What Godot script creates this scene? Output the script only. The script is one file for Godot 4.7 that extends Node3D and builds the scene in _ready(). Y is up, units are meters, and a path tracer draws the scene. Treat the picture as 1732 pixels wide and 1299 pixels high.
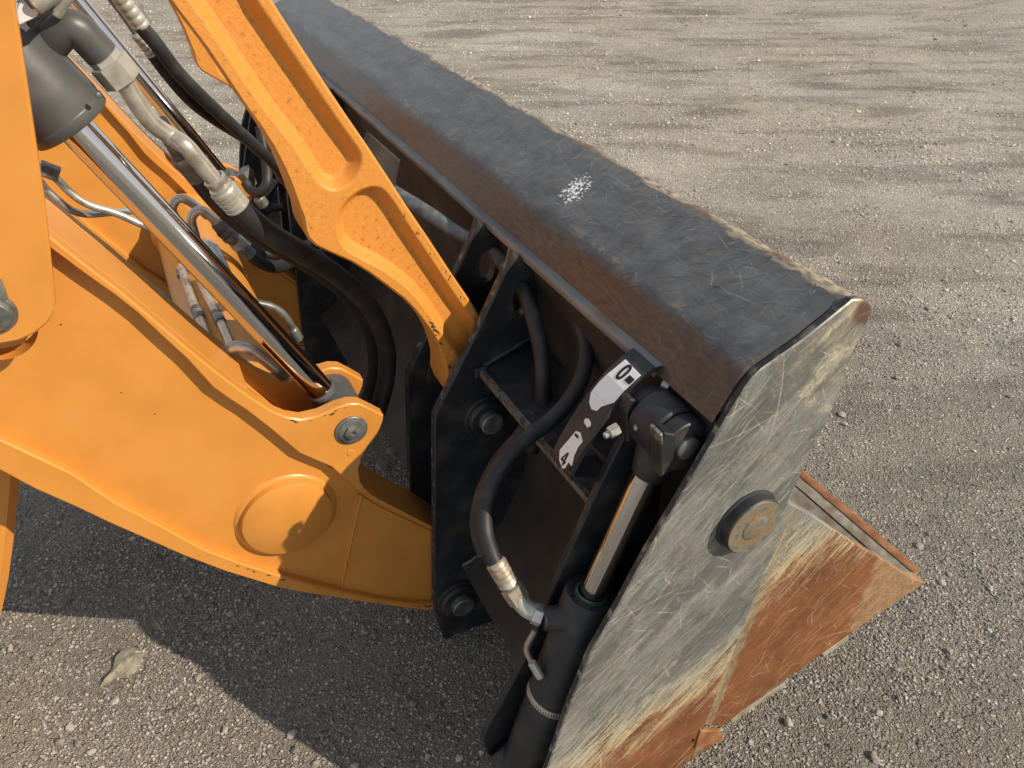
extends Node3D
# A close view of a loader bucket, its arms and its hydraulics on a gravel yard. x runs forward, y up, z towards the viewer's side of the machine.

var org := Vector3.ZERO          # base of the thing that is being built: meshes are written relative to it
var st: SurfaceTool
var uvm := 0                     # how UVs are written: 0 planar (x, y), 1 side plate sheet, 2 given
var M := {}
var rng := RandomNumberGenerator.new()
var hill := FastNoiseLite.new()
var rut := FastNoiseLite.new()

# ------------------------------------------------------------------ mesh helpers
func mb():
	st = SurfaceTool.new()
	st.begin(Mesh.PRIMITIVE_TRIANGLES)

func vert(p: Vector3, n: Vector3, uv):
	st.set_normal(n)
	if uv == null:
		if uvm == 1: st.set_uv(Vector2((p.x - 0.2) / 1.13, 1.0 - p.y / 1.13))
		else: st.set_uv(Vector2(p.x + p.z * 0.3, p.y + p.z * 0.2) * 2.0)
	else: st.set_uv(uv)
	st.add_vertex(p - org)

func tri3(a: Vector3, b: Vector3, c: Vector3, na: Vector3, nb: Vector3, nc: Vector3, ua = null, ub = null, uc = null):
	if (b - a).cross(c - a).dot(na + nb + nc) > 0.0:
		vert(a, na, ua); vert(c, nc, uc); vert(b, nb, ub)
	else:
		vert(a, na, ua); vert(b, nb, ub); vert(c, nc, uc)

func tri(a: Vector3, b: Vector3, c: Vector3, n: Vector3):
	tri3(a, b, c, n, n, n)

func quad(a: Vector3, b: Vector3, c: Vector3, d: Vector3, n: Vector3):
	tri(a, b, c, n); tri(a, c, d, n)

func v3(p: Vector2, z: float) -> Vector3: return Vector3(p.x, p.y, z)

func ccw(poly: PackedVector2Array) -> PackedVector2Array:
	var a := 0.0
	for i in poly.size(): a += poly[i].cross(poly[(i + 1) % poly.size()])
	if a < 0.0:
		var r := poly.duplicate(); r.reverse(); return r
	return poly

func smooth2(pts: PackedVector2Array, n := 4, closed := false) -> PackedVector2Array:   # Catmull-Rom through the points
	var out := PackedVector2Array()
	var k := pts.size()
	for i in (k if closed else k - 1):
		var a := pts[(i - 1 + k) % k] if closed or i > 0 else pts[0]
		var b := pts[i]
		var c := pts[(i + 1) % k]
		var d := pts[(i + 2) % k] if closed or i + 2 < k else pts[k - 1]
		for j in n: out.append(b.cubic_interpolate(c, a, d, float(j) / n))
	if not closed: out.append(pts[k - 1])
	return out

func smooth3(pts: Array, n := 6) -> Array:
	var out := []
	var k := pts.size()
	for i in k - 1:
		var a: Vector3 = pts[max(i - 1, 0)]
		var b: Vector3 = pts[i]
		var c: Vector3 = pts[i + 1]
		var d: Vector3 = pts[min(i + 2, k - 1)]
		for j in n: out.append(b.cubic_interpolate(c, a, d, float(j) / n))
	out.append(pts[k - 1])
	return out

func inset(poly: PackedVector2Array, d: float) -> PackedVector2Array:   # moves every vertex inwards; poly runs anticlockwise
	var out := PackedVector2Array()
	var k := poly.size()
	for i in k:
		var e0 := (poly[i] - poly[(i - 1 + k) % k]).normalized()
		var e1 := (poly[(i + 1) % k] - poly[i]).normalized()
		var n0 := Vector2(-e0.y, e0.x)
		var n1 := Vector2(-e1.y, e1.x)
		var m := (n0 + n1).normalized()
		out.append(poly[i] + m * d / max(m.dot(n0), 0.4))
	return out

func face(poly: PackedVector2Array, holes: Array, z: float, nz: float):   # a flat face with holes: cut into strips along lines through the holes
	var pieces: Array = [poly]
	for h in holes:
		var c := Vector2.ZERO
		for p in h: c += p / h.size()
		var next := []
		for piece in pieces:
			if Geometry2D.is_point_in_polygon(c, piece):
				for s in [1.0, -1.0]:
					var half := PackedVector2Array([c + Vector2(-9, 0), c + Vector2(9, 0), c + Vector2(9, 9 * s), c + Vector2(-9, 9 * s)])
					for q in Geometry2D.intersect_polygons(piece, half):
						for r in Geometry2D.clip_polygons(q, h):
							if r.size() > 2: next.append(r)
			else: next.append(piece)
		pieces = next
	var clean := []
	for piece in pieces:
		if Geometry2D.triangulate_polygon(piece).size(): clean.append(piece)
		else: clean.append_array(Geometry2D.offset_polygon(piece, 0.0002))   # an outline that crosses itself
	for piece in clean:
		var t: PackedInt32Array = Geometry2D.triangulate_polygon(piece)
		for i in range(0, t.size(), 3):
			tri(v3(piece[t[i]], z), v3(piece[t[i + 1]], z), v3(piece[t[i + 2]], z), Vector3(0, 0, nz))

func ring(a: PackedVector2Array, za: float, b: PackedVector2Array, zb: float, smooth := false, sgn := 1.0):   # a wall between two outlines with as many points
	var k := a.size()
	var fn := []
	for i in k:
		var j := (i + 1) % k
		var e := v3(a[j], za) - v3(a[i], za)
		var up := v3(b[i], zb) - v3(a[i], za)
		var n := e.cross(up).normalized()
		var o := Vector3(e.y, -e.x, 0) * sgn
		if absf(n.dot(o)) > 1e-9 and n.dot(o) < 0: n = -n
		elif absf(n.dot(o)) <= 1e-9 and n.z * (zb - za) > 0: n = -n
		fn.append(n)
	for i in k:
		var j := (i + 1) % k
		var n0: Vector3 = fn[i]
		var n1: Vector3 = fn[i]
		if smooth or fn[i].dot(fn[(i - 1 + k) % k]) > 0.8: n0 = (fn[i] + fn[(i - 1 + k) % k]).normalized()
		if smooth or fn[i].dot(fn[j]) > 0.8: n1 = (fn[i] + fn[j]).normalized()
		tri3(v3(a[i], za), v3(a[j], za), v3(b[j], zb), n0, n1, n1)
		tri3(v3(a[i], za), v3(b[j], zb), v3(b[i], zb), n0, n1, n0)

func plate(outline: PackedVector2Array, zf: float, zb: float, bev := 0.002, holes := [], only := 0):   # flame-cut plate, zf the face towards +z; only: 1 faces, 2 the cut edge
	var o := ccw(outline)
	var i := inset(o, bev)
	var hs := []
	for h in holes: hs.append(ccw(h))
	if only != 2:
		face(i, hs, zf, 1.0); face(i, hs, zb, -1.0)
		ring(o, zf - bev, i, zf)
	if only == 1: return
	ring(o, zb + bev, i, zb)
	ring(o, zf - bev, o, zb + bev)
	for h in hs: ring(h, zf, h, zb, false, -1.0)

func circle(c: Vector2, rx: float, ry := 0.0, n := 24) -> PackedVector2Array:
	var out := PackedVector2Array()
	for i in n: out.append(c + Vector2(cos(TAU * i / n) * rx, sin(TAU * i / n) * (ry if ry > 0.0 else rx)))
	return out

func frame_of(d: Vector3) -> Basis:
	var z := d.normalized()
	var x := z.cross(Vector3(0.31, 0.95, 0.07)).normalized()
	return Basis(x, z.cross(x), z)

func lathe(a: Vector3, d: Vector3, prof: Array, n := 28, flat := false, turn := 0.0):   # prof: [distance along d, radius]
	var f := frame_of(d)
	var nr := []
	for i in prof.size() - 1:
		var dt: float = prof[i + 1][0] - prof[i][0]
		var dr: float = prof[i + 1][1] - prof[i][1]
		nr.append(Vector2(dt, -dr).normalized())       # (radial, axial)
	for i in prof.size() - 1:
		var m0: Vector2 = nr[i]
		var m1: Vector2 = nr[i]
		if i > 0 and nr[i - 1].dot(nr[i]) > 0.75: m0 = (nr[i - 1] + nr[i]).normalized()
		if i < nr.size() - 1 and nr[i + 1].dot(nr[i]) > 0.75: m1 = (nr[i + 1] + nr[i]).normalized()
		for k in n:
			var t0 := TAU * k / n + turn
			var t1 := TAU * (k + 1) / n + turn
			var r0 := f.x * cos(t0) + f.y * sin(t0)
			var r1 := f.x * cos(t1) + f.y * sin(t1)
			var q0 := r0
			var q1 := r1
			if flat:
				q0 = (r0 + r1).normalized(); q1 = q0
			var p00: Vector3 = a + f.z * prof[i][0] + r0 * prof[i][1]
			var p01: Vector3 = a + f.z * prof[i][0] + r1 * prof[i][1]
			var p10: Vector3 = a + f.z * prof[i + 1][0] + r0 * prof[i + 1][1]
			var p11: Vector3 = a + f.z * prof[i + 1][0] + r1 * prof[i + 1][1]
			if prof[i][1] > 1e-6: tri3(p00, p01, p11, q0 * m0.x + f.z * m0.y, q1 * m0.x + f.z * m0.y, q1 * m1.x + f.z * m1.y)
			if prof[i + 1][1] > 1e-6: tri3(p00, p11, p10, q0 * m0.x + f.z * m0.y, q1 * m1.x + f.z * m1.y, q0 * m1.x + f.z * m1.y)

func rod(a: Vector3, b: Vector3, r: float, bev := 0.002, n := 28, flat := false, turn := 0.0):
	var l := (b - a).length()
	lathe(a, b - a, [[0.0, 0.0], [0.0, r - bev], [bev, r], [l - bev, r], [l, r - bev], [l, 0.0]], n, flat, turn)

func ferrule(a: Vector3, b: Vector3, r: float):   # crimped sleeve: pressed rings and a collar
	var l := (b - a).length()
	var p := [[0.0, 0.0], [0.0, r * 0.86], [l * 0.05, r * 0.93]]
	for k in 4:
		var t := 0.10 + k * 0.2
		p.append_array([[l * t, r], [l * (t + 0.12), r], [l * (t + 0.14), r * 0.945], [l * (t + 0.18), r * 0.945]])
	p.append_array([[l * 0.90, r], [l * 0.97, r], [l, r * 0.93], [l, 0.0]])
	lathe(a, b - a, p, 24)

func weld(pts: Array, r: float):   # a rippled bead
	var dense := []
	for i in pts.size() - 1:
		var n := maxi(2, int(pts[i].distance_to(pts[i + 1]) / 0.006))
		for k in n: dense.append(pts[i].lerp(pts[i + 1], float(k) / n) + Vector3(rng.randf(), rng.randf(), rng.randf()) * 0.0012)
	dense.append(pts[pts.size() - 1])
	tube(smooth3(dense, 3), r, 8, true, 0.22)

func tube(pts: Array, r0: float, n := 16, caps := true, wave := 0.0):
	var r := r0
	var k := pts.size()
	var t0: Vector3 = (pts[1] - pts[0]).normalized()
	var x := frame_of(t0).x
	var rows := []
	for i in k:
		var t: Vector3 = (pts[min(i + 1, k - 1)] - pts[max(i - 1, 0)]).normalized()
		x = (x - t * x.dot(t)).normalized()
		var y := t.cross(x)
		var row := []
		for j in n: row.append(x * cos(TAU * j / n) + y * sin(TAU * j / n))
		rows.append(row)
	for i in k - 1:
		for j in n:
			var m := (j + 1) % n
			r = r0 * (1.0 + wave * sin(i * 2.09))
			var a: Vector3 = pts[i] + rows[i][j] * r
			var b: Vector3 = pts[i] + rows[i][m] * r
			var rn := r0 * (1.0 + wave * sin((i + 1) * 2.09))
			var c: Vector3 = pts[i + 1] + rows[i + 1][m] * rn
			var d: Vector3 = pts[i + 1] + rows[i + 1][j] * rn
			tri3(a, b, c, rows[i][j], rows[i][m], rows[i + 1][m])
			tri3(a, c, d, rows[i][j], rows[i + 1][m], rows[i + 1][j])
	if caps:
		for e in [0, k - 1]:
			var nn: Vector3 = (pts[0] - pts[1]).normalized() if e == 0 else (pts[k - 1] - pts[k - 2]).normalized()
			for j in n: tri(pts[e], pts[e] + rows[e][j] * r, pts[e] + rows[e][(j + 1) % n] * r, nn)

func hexnut(a: Vector3, b: Vector3, r: float, turn := 0.0):
	var l := (b - a).length()
	lathe(a, b - a, [[0.0, 0.0], [0.0, r * 0.88], [l * 0.06, r], [l * 0.94, r], [l, r * 0.88], [l, 0.0]], 6, true, turn)

func box(c: Vector3, s: Vector3, bas := Basis(), bev := 0.002):
	var h := s * 0.5
	var o := PackedVector2Array([Vector2(-h.x, -h.y), Vector2(h.x, -h.y), Vector2(h.x, h.y), Vector2(-h.x, h.y)])
	var i := inset(o, bev)
	var rows := [[i, -h.z], [o, -h.z + bev], [o, h.z - bev], [i, h.z]]
	for r in 3:
		for k in 4:
			var j := (k + 1) % 4
			var A: Vector3 = bas * v3(rows[r][0][k], rows[r][1])
			var B: Vector3 = bas * v3(rows[r][0][j], rows[r][1])
			var C: Vector3 = bas * v3(rows[r + 1][0][j], rows[r + 1][1])
			var D: Vector3 = bas * v3(rows[r + 1][0][k], rows[r + 1][1])
			var n := (B - A).cross(D - A).normalized()
			if n.dot(A + B + C + D) < 0: n = -n
			quad(c + A, c + B, c + C, c + D, n)
	for s2 in [0, 3]:
		var n2: Vector3 = bas * Vector3(0, 0, -1.0 if s2 == 0 else 1.0)
		quad(c + bas * v3(rows[s2][0][0], rows[s2][1]), c + bas * v3(rows[s2][0][1], rows[s2][1]), c + bas * v3(rows[s2][0][2], rows[s2][1]), c + bas * v3(rows[s2][0][3], rows[s2][1]), n2)

func sheet(prof: PackedVector2Array, z0: float, z1: float, th: float, nz := 1, wob := 0.0):   # a bent sheet: profile in x-y (outer side on its right), run from z0 to z1
	var k := prof.size()
	var nrm := []
	var arc := [0.0]
	for i in k:
		var e := (prof[min(i + 1, k - 1)] - prof[max(i - 1, 0)]).normalized()
		nrm.append(Vector2(e.y, -e.x))
		if i > 0: arc.append(arc[i - 1] + prof[i].distance_to(prof[i - 1]))
	var total: float = arc[k - 1]
	for a in nz:
		var za := lerpf(z0, z1, float(a) / nz)
		var zb := lerpf(z0, z1, float(a + 1) / nz)
		for i in k - 1:
			var P := []
			for q in [[i, za], [i + 1, za], [i + 1, zb], [i, zb]]:
				var w: float = hill.get_noise_2d(q[1] * 900.0, q[0] * 37.0) * wob
				P.append([v3(prof[q[0]] + nrm[q[0]] * w, q[1]), v3(nrm[q[0]], 0.0), Vector2(arc[q[0]] / total, (q[1] - z0) / (z1 - z0))])
			tri3(P[0][0], P[1][0], P[2][0], P[0][1], P[1][1], P[2][1], P[0][2], P[1][2], P[2][2])
			tri3(P[0][0], P[2][0], P[3][0], P[0][1], P[2][1], P[3][1], P[0][2], P[2][2], P[3][2])
			var Q := []
			for s in P: Q.append([s[0] - s[1] * th, -s[1], s[2]])
			tri3(Q[0][0], Q[1][0], Q[2][0], Q[0][1], Q[1][1], Q[2][1], Q[0][2], Q[1][2], Q[2][2])
			tri3(Q[0][0], Q[2][0], Q[3][0], Q[0][1], Q[2][1], Q[3][1], Q[0][2], Q[2][2], Q[3][2])
			if i == 0 or i == k - 2:
				var s0 := 0 if i == 0 else 1
				var s1 := 3 if i == 0 else 2
				var ee := (prof[0] - prof[1]).normalized() if i == 0 else (prof[k - 1] - prof[k - 2]).normalized()
				var en := v3(ee, 0.0)
				tri3(P[s0][0], P[s1][0], Q[s1][0], en, en, en, P[s0][2], P[s1][2], P[s1][2])
				tri3(P[s0][0], Q[s1][0], Q[s0][0], en, en, en, P[s0][2], P[s1][2], P[s0][2])
			if a == 0 or a == nz - 1:
				for s in ([[0, 1, -1.0 if z1 > z0 else 1.0]] if a == 0 else []) + ([[3, 2, 1.0 if z1 > z0 else -1.0]] if a == nz - 1 else []):
					var zn := Vector3(0, 0, s[2])
					tri3(P[s[0]][0], P[s[1]][0], Q[s[1]][0], zn, zn, zn, P[s[0]][2], P[s[1]][2], P[s[1]][2])
					tri3(P[s[0]][0], Q[s[1]][0], Q[s[0]][0], zn, zn, zn, P[s[0]][2], P[s[1]][2], P[s[0]][2])

# ------------------------------------------------------------------ objects
func thing(called: String, label: String, category: String, at: Vector3, group := "") -> Node3D:
	var o := Node3D.new()
	o.name = called
	add_child(o, true)
	o.name = numbered(o)
	o.position = at
	org = at
	o.set_meta("label", label); o.set_meta("category", category)
	if group: o.set_meta("group", group)
	return o

var used := {}
func numbered(o: Node) -> String:
	var s := String(o.name).rstrip("0123456789").trim_suffix("_")
	used[s] = used.get(s, -1) + 1
	return s if used[s] == 0 else "%s_%03d" % [s, used[s]]

func part(called: String, m: Material, parent: Node) -> MeshInstance3D:   # commits the shapes collected since mb() as one named mesh
	var o := MeshInstance3D.new()
	o.mesh = st.commit()
	o.material_override = m
	var k := 0
	var n := called
	while parent.has_node(NodePath(n)):
		k += 1
		n = "%s_%03d" % [called, k]
	o.name = n
	parent.add_child(o, true)
	return o

func sub(called: String, m: Material, parent: Node3D) -> MeshInstance3D:   # a sub-part: the part's own origin is its thing's base
	return part(called, m, parent)

func dup(o: Node3D, by: Vector3, label: String) -> Node3D:
	var r: Node3D = o.duplicate()
	r.name = String(o.name).rstrip("0123456789").trim_suffix("_")
	add_child(r, true)
	r.name = numbered(r)
	r.position = o.position + by
	r.set_meta("label", label)
	return r

# ------------------------------------------------------------------ textures and materials
func fnoise(seed_: int, freq: float, oct := 4, type := FastNoiseLite.TYPE_SIMPLEX_SMOOTH) -> FastNoiseLite:
	var n := FastNoiseLite.new()
	n.seed = seed_; n.frequency = freq; n.noise_type = type
	n.fractal_octaves = oct
	if oct <= 1: n.fractal_type = FastNoiseLite.FRACTAL_NONE
	return n

func lin(r: float, g: float, b: float) -> Color: return Color(r, g, b).linear_to_srgb()

func ntex(n: FastNoiseLite, size: int, ramp := [], bump := 0.0) -> NoiseTexture2D:
	var t := NoiseTexture2D.new()
	t.width = size; t.height = size; t.seamless = true; t.noise = n
	t.generate_mipmaps = false
	if bump > 0.0:
		t.as_normal_map = true; t.bump_strength = bump
	elif ramp.size():
		var g := Gradient.new()
		var off := PackedFloat32Array()
		var col := PackedColorArray()
		for r in ramp:
			off.append(r[0]); col.append(r[1])
		g.offsets = off; g.colors = col
		t.color_ramp = g
	return t

func tmat(tex: Texture2D, scale: float, rough: float, metal := 0.0, bump: Texture2D = null, bscale := 1.0, tint := Color.WHITE) -> StandardMaterial3D:
	var m := StandardMaterial3D.new()
	m.albedo_color = tint
	m.albedo_texture = tex
	m.roughness = rough; m.metallic = metal
	m.uv1_triplanar = true
	m.uv1_scale = Vector3.ONE * scale
	if bump:
		m.normal_enabled = true; m.normal_texture = bump; m.normal_scale = bscale
	return m

func cmat(c: Color, rough: float, metal := 0.0) -> StandardMaterial3D:
	var m := StandardMaterial3D.new()
	m.albedo_color = c; m.roughness = rough; m.metallic = metal
	return m

# a canvas of linear rgb floats kept as bytes of sRGB
var cw := 0
var ch := 0
var cv: PackedByteArray
func canvas(w: int, h: int):
	cw = w; ch = h
	cv = PackedByteArray(); cv.resize(w * h * 3)

func dab(x: int, y: int, c: Color, a: float):
	if x < 0 or y < 0 or x >= cw or y >= ch or a <= 0.0: return
	var i := (y * cw + x) * 3
	cv[i] = int(lerpf(cv[i], c.r8, a)); cv[i + 1] = int(lerpf(cv[i + 1], c.g8, a)); cv[i + 2] = int(lerpf(cv[i + 2], c.b8, a))

func scratch(p: Vector2, ang: float, len: float, c: Color, a: float, bend := 0.0, wide := 0.0):
	var n := int(len)
	for i in n:
		var t := float(i) / maxi(n, 1)
		var k := a * (1.0 - absf(t * 2.0 - 1.0)) * 1.5 * rng.randf_range(0.4, 1.0)
		ang += bend / maxi(n, 1)
		p += Vector2(cos(ang), sin(ang))
		var xi := int(floor(p.x))
		var yi := int(floor(p.y))
		var fx := p.x - xi
		var fy := p.y - yi
		dab(xi, yi, c, minf(k, 1.0) * (1.0 - fx * 0.5 - fy * 0.5)); dab(xi + 1, yi, c, minf(k, 1.0) * fx * 0.7); dab(xi, yi + 1, c, minf(k, 1.0) * fy * 0.7)
		if wide > 0.0:
			dab(xi + 1, yi + 1, c, minf(k, 1.0) * wide); dab(xi - 1, yi, c, minf(k, 1.0) * wide * 0.6)

func canvas_texture() -> ImageTexture:
	return ImageTexture.create_from_image(Image.create_from_data(cw, ch, false, Image.FORMAT_RGB8, cv))

func nbytes(n: FastNoiseLite, w: int, h: int) -> PackedByteArray:
	var im := n.get_image(w, h, false, false, true)
	im.convert(Image.FORMAT_L8)
	return im.get_data()

func side_sheet() -> Texture2D:   # worn paint of the side plates: grey primer, bare scuffs, rust that climbs from the lower edge (u along x 0.2..1.3, v down from y 1.1)
	canvas(1024, 1024)
	var jaw_line := Curve.new()
	jaw_line.min_domain = 0.6; jaw_line.max_domain = 1.4
	for q in [[0.69, 0.16], [0.721, 0.27], [0.735, 0.42], [0.768, 0.50], [0.811, 0.54], [0.903, 0.55], [1.027, 0.53], [1.3, 0.6]]: jaw_line.add_point(Vector2(q[0], q[1]), 0, 0, Curve.TANGENT_LINEAR, Curve.TANGENT_LINEAR)
	var n1 := nbytes(fnoise(3, 0.006, 5), 1024, 1024)
	var n2 := nbytes(fnoise(4, 0.03, 4), 1024, 1024)
	var n3 := nbytes(fnoise(5, 0.16, 3), 1024, 1024)
	for y in 1024:
		for x in 1024:
			var wx := 0.2 + 1.13 * x / 1024.0
			var wy := 1.13 * (1024 - y) / 1024.0
			var k := y * 1024 + x
			var a := n1[k] / 255.0 - 0.5
			var b := n2[k] / 255.0 - 0.5
			var c := n3[k] / 255.0 - 0.5
			# streaks: the same noises looked up along the way things scrape past
			var p0 := int((x * 0.70 - y * 0.72) * 0.10 + 400.0)
			var p1 := int(x * 0.72 + y * 0.70)
			var s := n3[posmod(p1, 1024) * 1024 + posmod(p0, 1024)] / 255.0 - 0.5
			var s2 := n2[posmod(p1, 1024) * 1024 + posmod(p0 * 2, 1024)] / 255.0 - 0.5
			var g := 0.205 + a * 0.14 + b * 0.06 + c * 0.10 + s * 0.13 + s2 * 0.08
			var col := Vector3(g * 0.99, g * 1.0, g * 0.93)
			# height above the rust line: the side plate's line rises to the front, the jaw's runs up to its tip
			var seam := 0.702 + (wy - 0.18) * 0.118
			var d := 0.0
			if wx < seam: d = wy - (0.20 + (wx - 0.39) * 0.36)
			else: d = wy - jaw_line.sample(wx)
			d += a * 0.05 + b * 0.03 + s * 0.06 + s2 * 0.12
			col = col.lerp(Vector3(0.50, 0.47, 0.38), clampf(1.0 - absf(d - 0.13) / 0.12, 0.0, 1.0) * clampf(0.3 + s * 2.4 + s2 * 1.6, 0.0, 1.0) * 0.85)
			var cream := clampf(1.0 - absf(d - 0.075) / 0.085, 0.0, 1.0) * clampf(0.6 + s * 1.8 + c * 1.0 + s2, 0.0, 1.0)
			col = col.lerp(Vector3(0.62, 0.47, 0.22), cream * 0.75)
			var oc := clampf(1.0 - absf(d - 0.035) / 0.035, 0.0, 1.0) * clampf(0.6 + c * 1.4 + s * 1.8, 0.0, 1.0)
			col = col.lerp(Vector3(0.42, 0.17, 0.035), oc * 0.8)
			var r := smoothstep(0.07, -0.02, d + c * 0.05 + s * 0.05)
			var rc := Vector3(0.222, 0.084, 0.031) * (1.0 + a * 0.5 + b * 0.35 + c * 0.4)
			if wx > seam: rc = rc.lerp(Vector3(0.34, 0.2, 0.105) * (1.0 + b * 0.6 + c * 0.9), smoothstep(1.035, 1.075, wx + b * 0.03 + s2 * 0.03))
			col = col.lerp(rc, r)
			# bare strip on the jaw beside the seam, and the rusty tip of the side plate
			if wx >= seam and wx < seam + 0.022: col = col.lerp(Vector3(0.27, 0.23, 0.15) * (1.0 + c * 0.6 + b * 0.5), clampf(0.6 + b, 0.0, 0.9))
			var tip := smoothstep(0.10, 0.02, Vector2(wx - 0.81, wy - 1.10).length() + b * 0.05)
			col = col.lerp(Vector3(0.68, 0.6, 0.42), clampf(smoothstep(0.15, 0.04, Vector2(wx - 0.80, wy - 1.09).length() + b * 0.2 + c * 0.14 + s * 0.1) * (0.75 + s), 0.0, 1.0) * 0.8)
			col = col.lerp(Vector3(0.2, 0.06, 0.018), smoothstep(0.034, 0.018, Vector2(wx - 0.807, wy - 1.098).length() + b * 0.02))
			# dark smears where mud was wiped off
			var sm := smoothstep(0.08, 0.2, n2[posmod(p1 / 3 + 200, 1024) * 1024 + posmod(p0 / 2, 1024)] / 255.0 - 0.5 + a * 0.5)
			if d > 0.16: col = col.lerp(Vector3(0.085, 0.087, 0.083), sm * 0.6)
			var i := k * 3
			var q := Color(maxf(col.x, 0.004), maxf(col.y, 0.004), maxf(col.z, 0.004)).linear_to_srgb()
			cv[i] = q.r8; cv[i + 1] = q.g8; cv[i + 2] = q.b8
	for i in 3200:
		var p := Vector2(rng.randf() * 1024, rng.randf() * 1024)
		var t := rng.randf()
		var ang := -0.75 + rng.randfn(0.0, 0.22)
		if t < 0.25: ang = rng.randf() * TAU
		var cc := Color(0.90, 0.89, 0.84)
		if t > 0.80: cc = Color(0.78, 0.56, 0.24)
		if t > 0.93: cc = Color(0.12, 0.12, 0.12)
		scratch(p, ang, rng.randf_range(8, 70) if t < 0.85 else rng.randf_range(15, 110), cc, rng.randf_range(0.1, 0.75), rng.randfn(0.0, 0.18))
	for i in 120:   # longer gouges
		scratch(Vector2(rng.randf() * 1024, rng.randf() * 1024), -0.8 + rng.randfn(0.0, 0.5), rng.randf_range(60, 240), Color(0.9, 0.88, 0.8) if i % 3 else Color(0.72, 0.47, 0.2), rng.randf_range(0.4, 0.8), rng.randfn(0.0, 0.5), 0.3)
	return canvas_texture()

func beam_sheet() -> Texture2D:   # the bucket's top: u over the profile from the lip (0) to the lower edge (1), v along the bucket's width
	var w := 512
	var h := 2048
	canvas(w, h)
	var n1 := nbytes(fnoise(13, 0.008, 5), w, h)
	var n2 := nbytes(fnoise(14, 0.05, 4), w, h)
	var im := fnoise(15, 0.05, 3).get_image(64, h, false, false, true)
	im.resize(w, h); im.convert(Image.FORMAT_L8)
	var n3 := im.get_data()
	for y in h:
		var v := float(y) / h
		for x in w:
			var u := float(x) / w
			var k := y * w + x
			var a := n1[k] / 255.0 - 0.5
			var b := n2[k] / 255.0 - 0.5
			var s := n3[k] / 255.0 - 0.5
			var g := 0.10 + a * 0.06 + b * 0.03 + s * 0.04
			var col := Vector3(g * 0.98, g, g)
			if u > 0.66:   # the back face: brown dust in swirls
				var dust := smoothstep(0.66, 0.74, u)
				var sw := 0.5 + 0.5 * sin(v * 210.0 + a * 26.0 + u * 30.0)
				col = col.lerp(Vector3(0.105, 0.076, 0.06) * (0.75 + 0.3 * sw * smoothstep(0.1, 0.3, a + 0.3) + b * 0.5), dust * (0.8 + a * 0.5))
			var edge := u + b * 0.05 + a * 0.035
			if edge < 0.06: col = col.lerp(Vector3(0.50, 0.39, 0.26) * (1.0 + b * 0.8), smoothstep(0.06, 0.03, edge + a * 0.06) * clampf(0.8 + b * 1.5, 0.0, 1.0))
			var rust := smoothstep(0.14, 0.06, u + absf(a) * 0.2) * smoothstep(0.16, 0.3, a + b * 0.4)
			col = col.lerp(Vector3(0.26, 0.105, 0.04), clampf(rust, 0.0, 1.0) * 0.8)
			var fold := smoothstep(0.06, 0.0, absf(u - 0.645 + b * 0.03)) * smoothstep(0.1, 0.3, a + b * 0.7)
			col = col.lerp(Vector3(0.28, 0.2, 0.11), fold * 0.5)
			var q := Color(maxf(col.x, 0.004), maxf(col.y, 0.004), maxf(col.z, 0.004)).linear_to_srgb()
			var i := k * 3
			cv[i] = q.r8; cv[i + 1] = q.g8; cv[i + 2] = q.b8
	for i in 6000:
		var u := absf(rng.randfn(0.0, 0.36))
		var t := rng.randf()
		var cc := Color(0.52, 0.53, 0.53)
		if t > 0.62: cc = Color(0.62, 0.50, 0.32)
		if t > 0.9: cc = Color(0.75, 0.74, 0.7)
		if t < 0.2: cc = Color(0.1, 0.11, 0.12)
		scratch(Vector2(u * w * 0.95, rng.randf() * h), 0.35 + rng.randfn(0.0, 0.3) if t < 0.75 else rng.randf() * TAU, rng.randf_range(8, 90), cc, pow(rng.randf(), 2.5) * 0.75 + 0.08, rng.randfn(0.0, 0.10))
	for i in 500:   # scuffs along the fold and the lip
		scratch(Vector2((0.6 + rng.randfn(0.0, 0.05)) * w if i % 2 else rng.randf_range(0.0, 0.1) * w, rng.randf() * h), rng.randf() * TAU, rng.randf_range(5, 40), Color(0.62, 0.5, 0.3), rng.randf_range(0.2, 0.6), rng.randfn(0.0, 0.8))
	# what is left of a white sticker, scraped through
	var flake := nbytes(fnoise(17, 0.05, 3), 256, 256)
	for y in 150:
		for x in 256:
			var dx := (x - 118) / 120.0
			var dy := (y - 75) / 66.0
			var n := flake[y * 256 + x] / 255.0
			var streak := flake[posmod(y * 2 + x / 2, 256) * 256 + posmod(x / 4 + y * 2, 256)] / 255.0
			var m := n * 0.75 + streak * 0.55 - dx * dx * 0.26 - dy * dy * 0.34 - absf(dx + dy) * 0.10
			var aa := smoothstep(0.60, 0.66, m)
			dab(int(0.22 * w + x * 0.72), int(0.172 * h + y * 0.45 + (255 - x) * 0.05), Color(0.90, 0.90, 0.89), aa)
	return canvas_texture()

func ground_y(x: float, z: float) -> float:
	var d := Vector2(x - 0.3, z + 1.2).length()
	var far := smoothstep(1.2, 4.0, d)
	# wheel ruts run across the yard, along (0.9, 0.44) in x-z
	var a := x * 0.899 + z * 0.438
	var b := x * 0.438 - z * 0.899
	return hill.get_noise_2d(x * 60.0, z * 60.0) * 0.012 * far + rut.get_noise_2d(a * 22.0, b * 120.0) * 0.035 * far + hill.get_noise_2d(x * 420.0 + 90.0, z * 420.0) * 0.006

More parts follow.
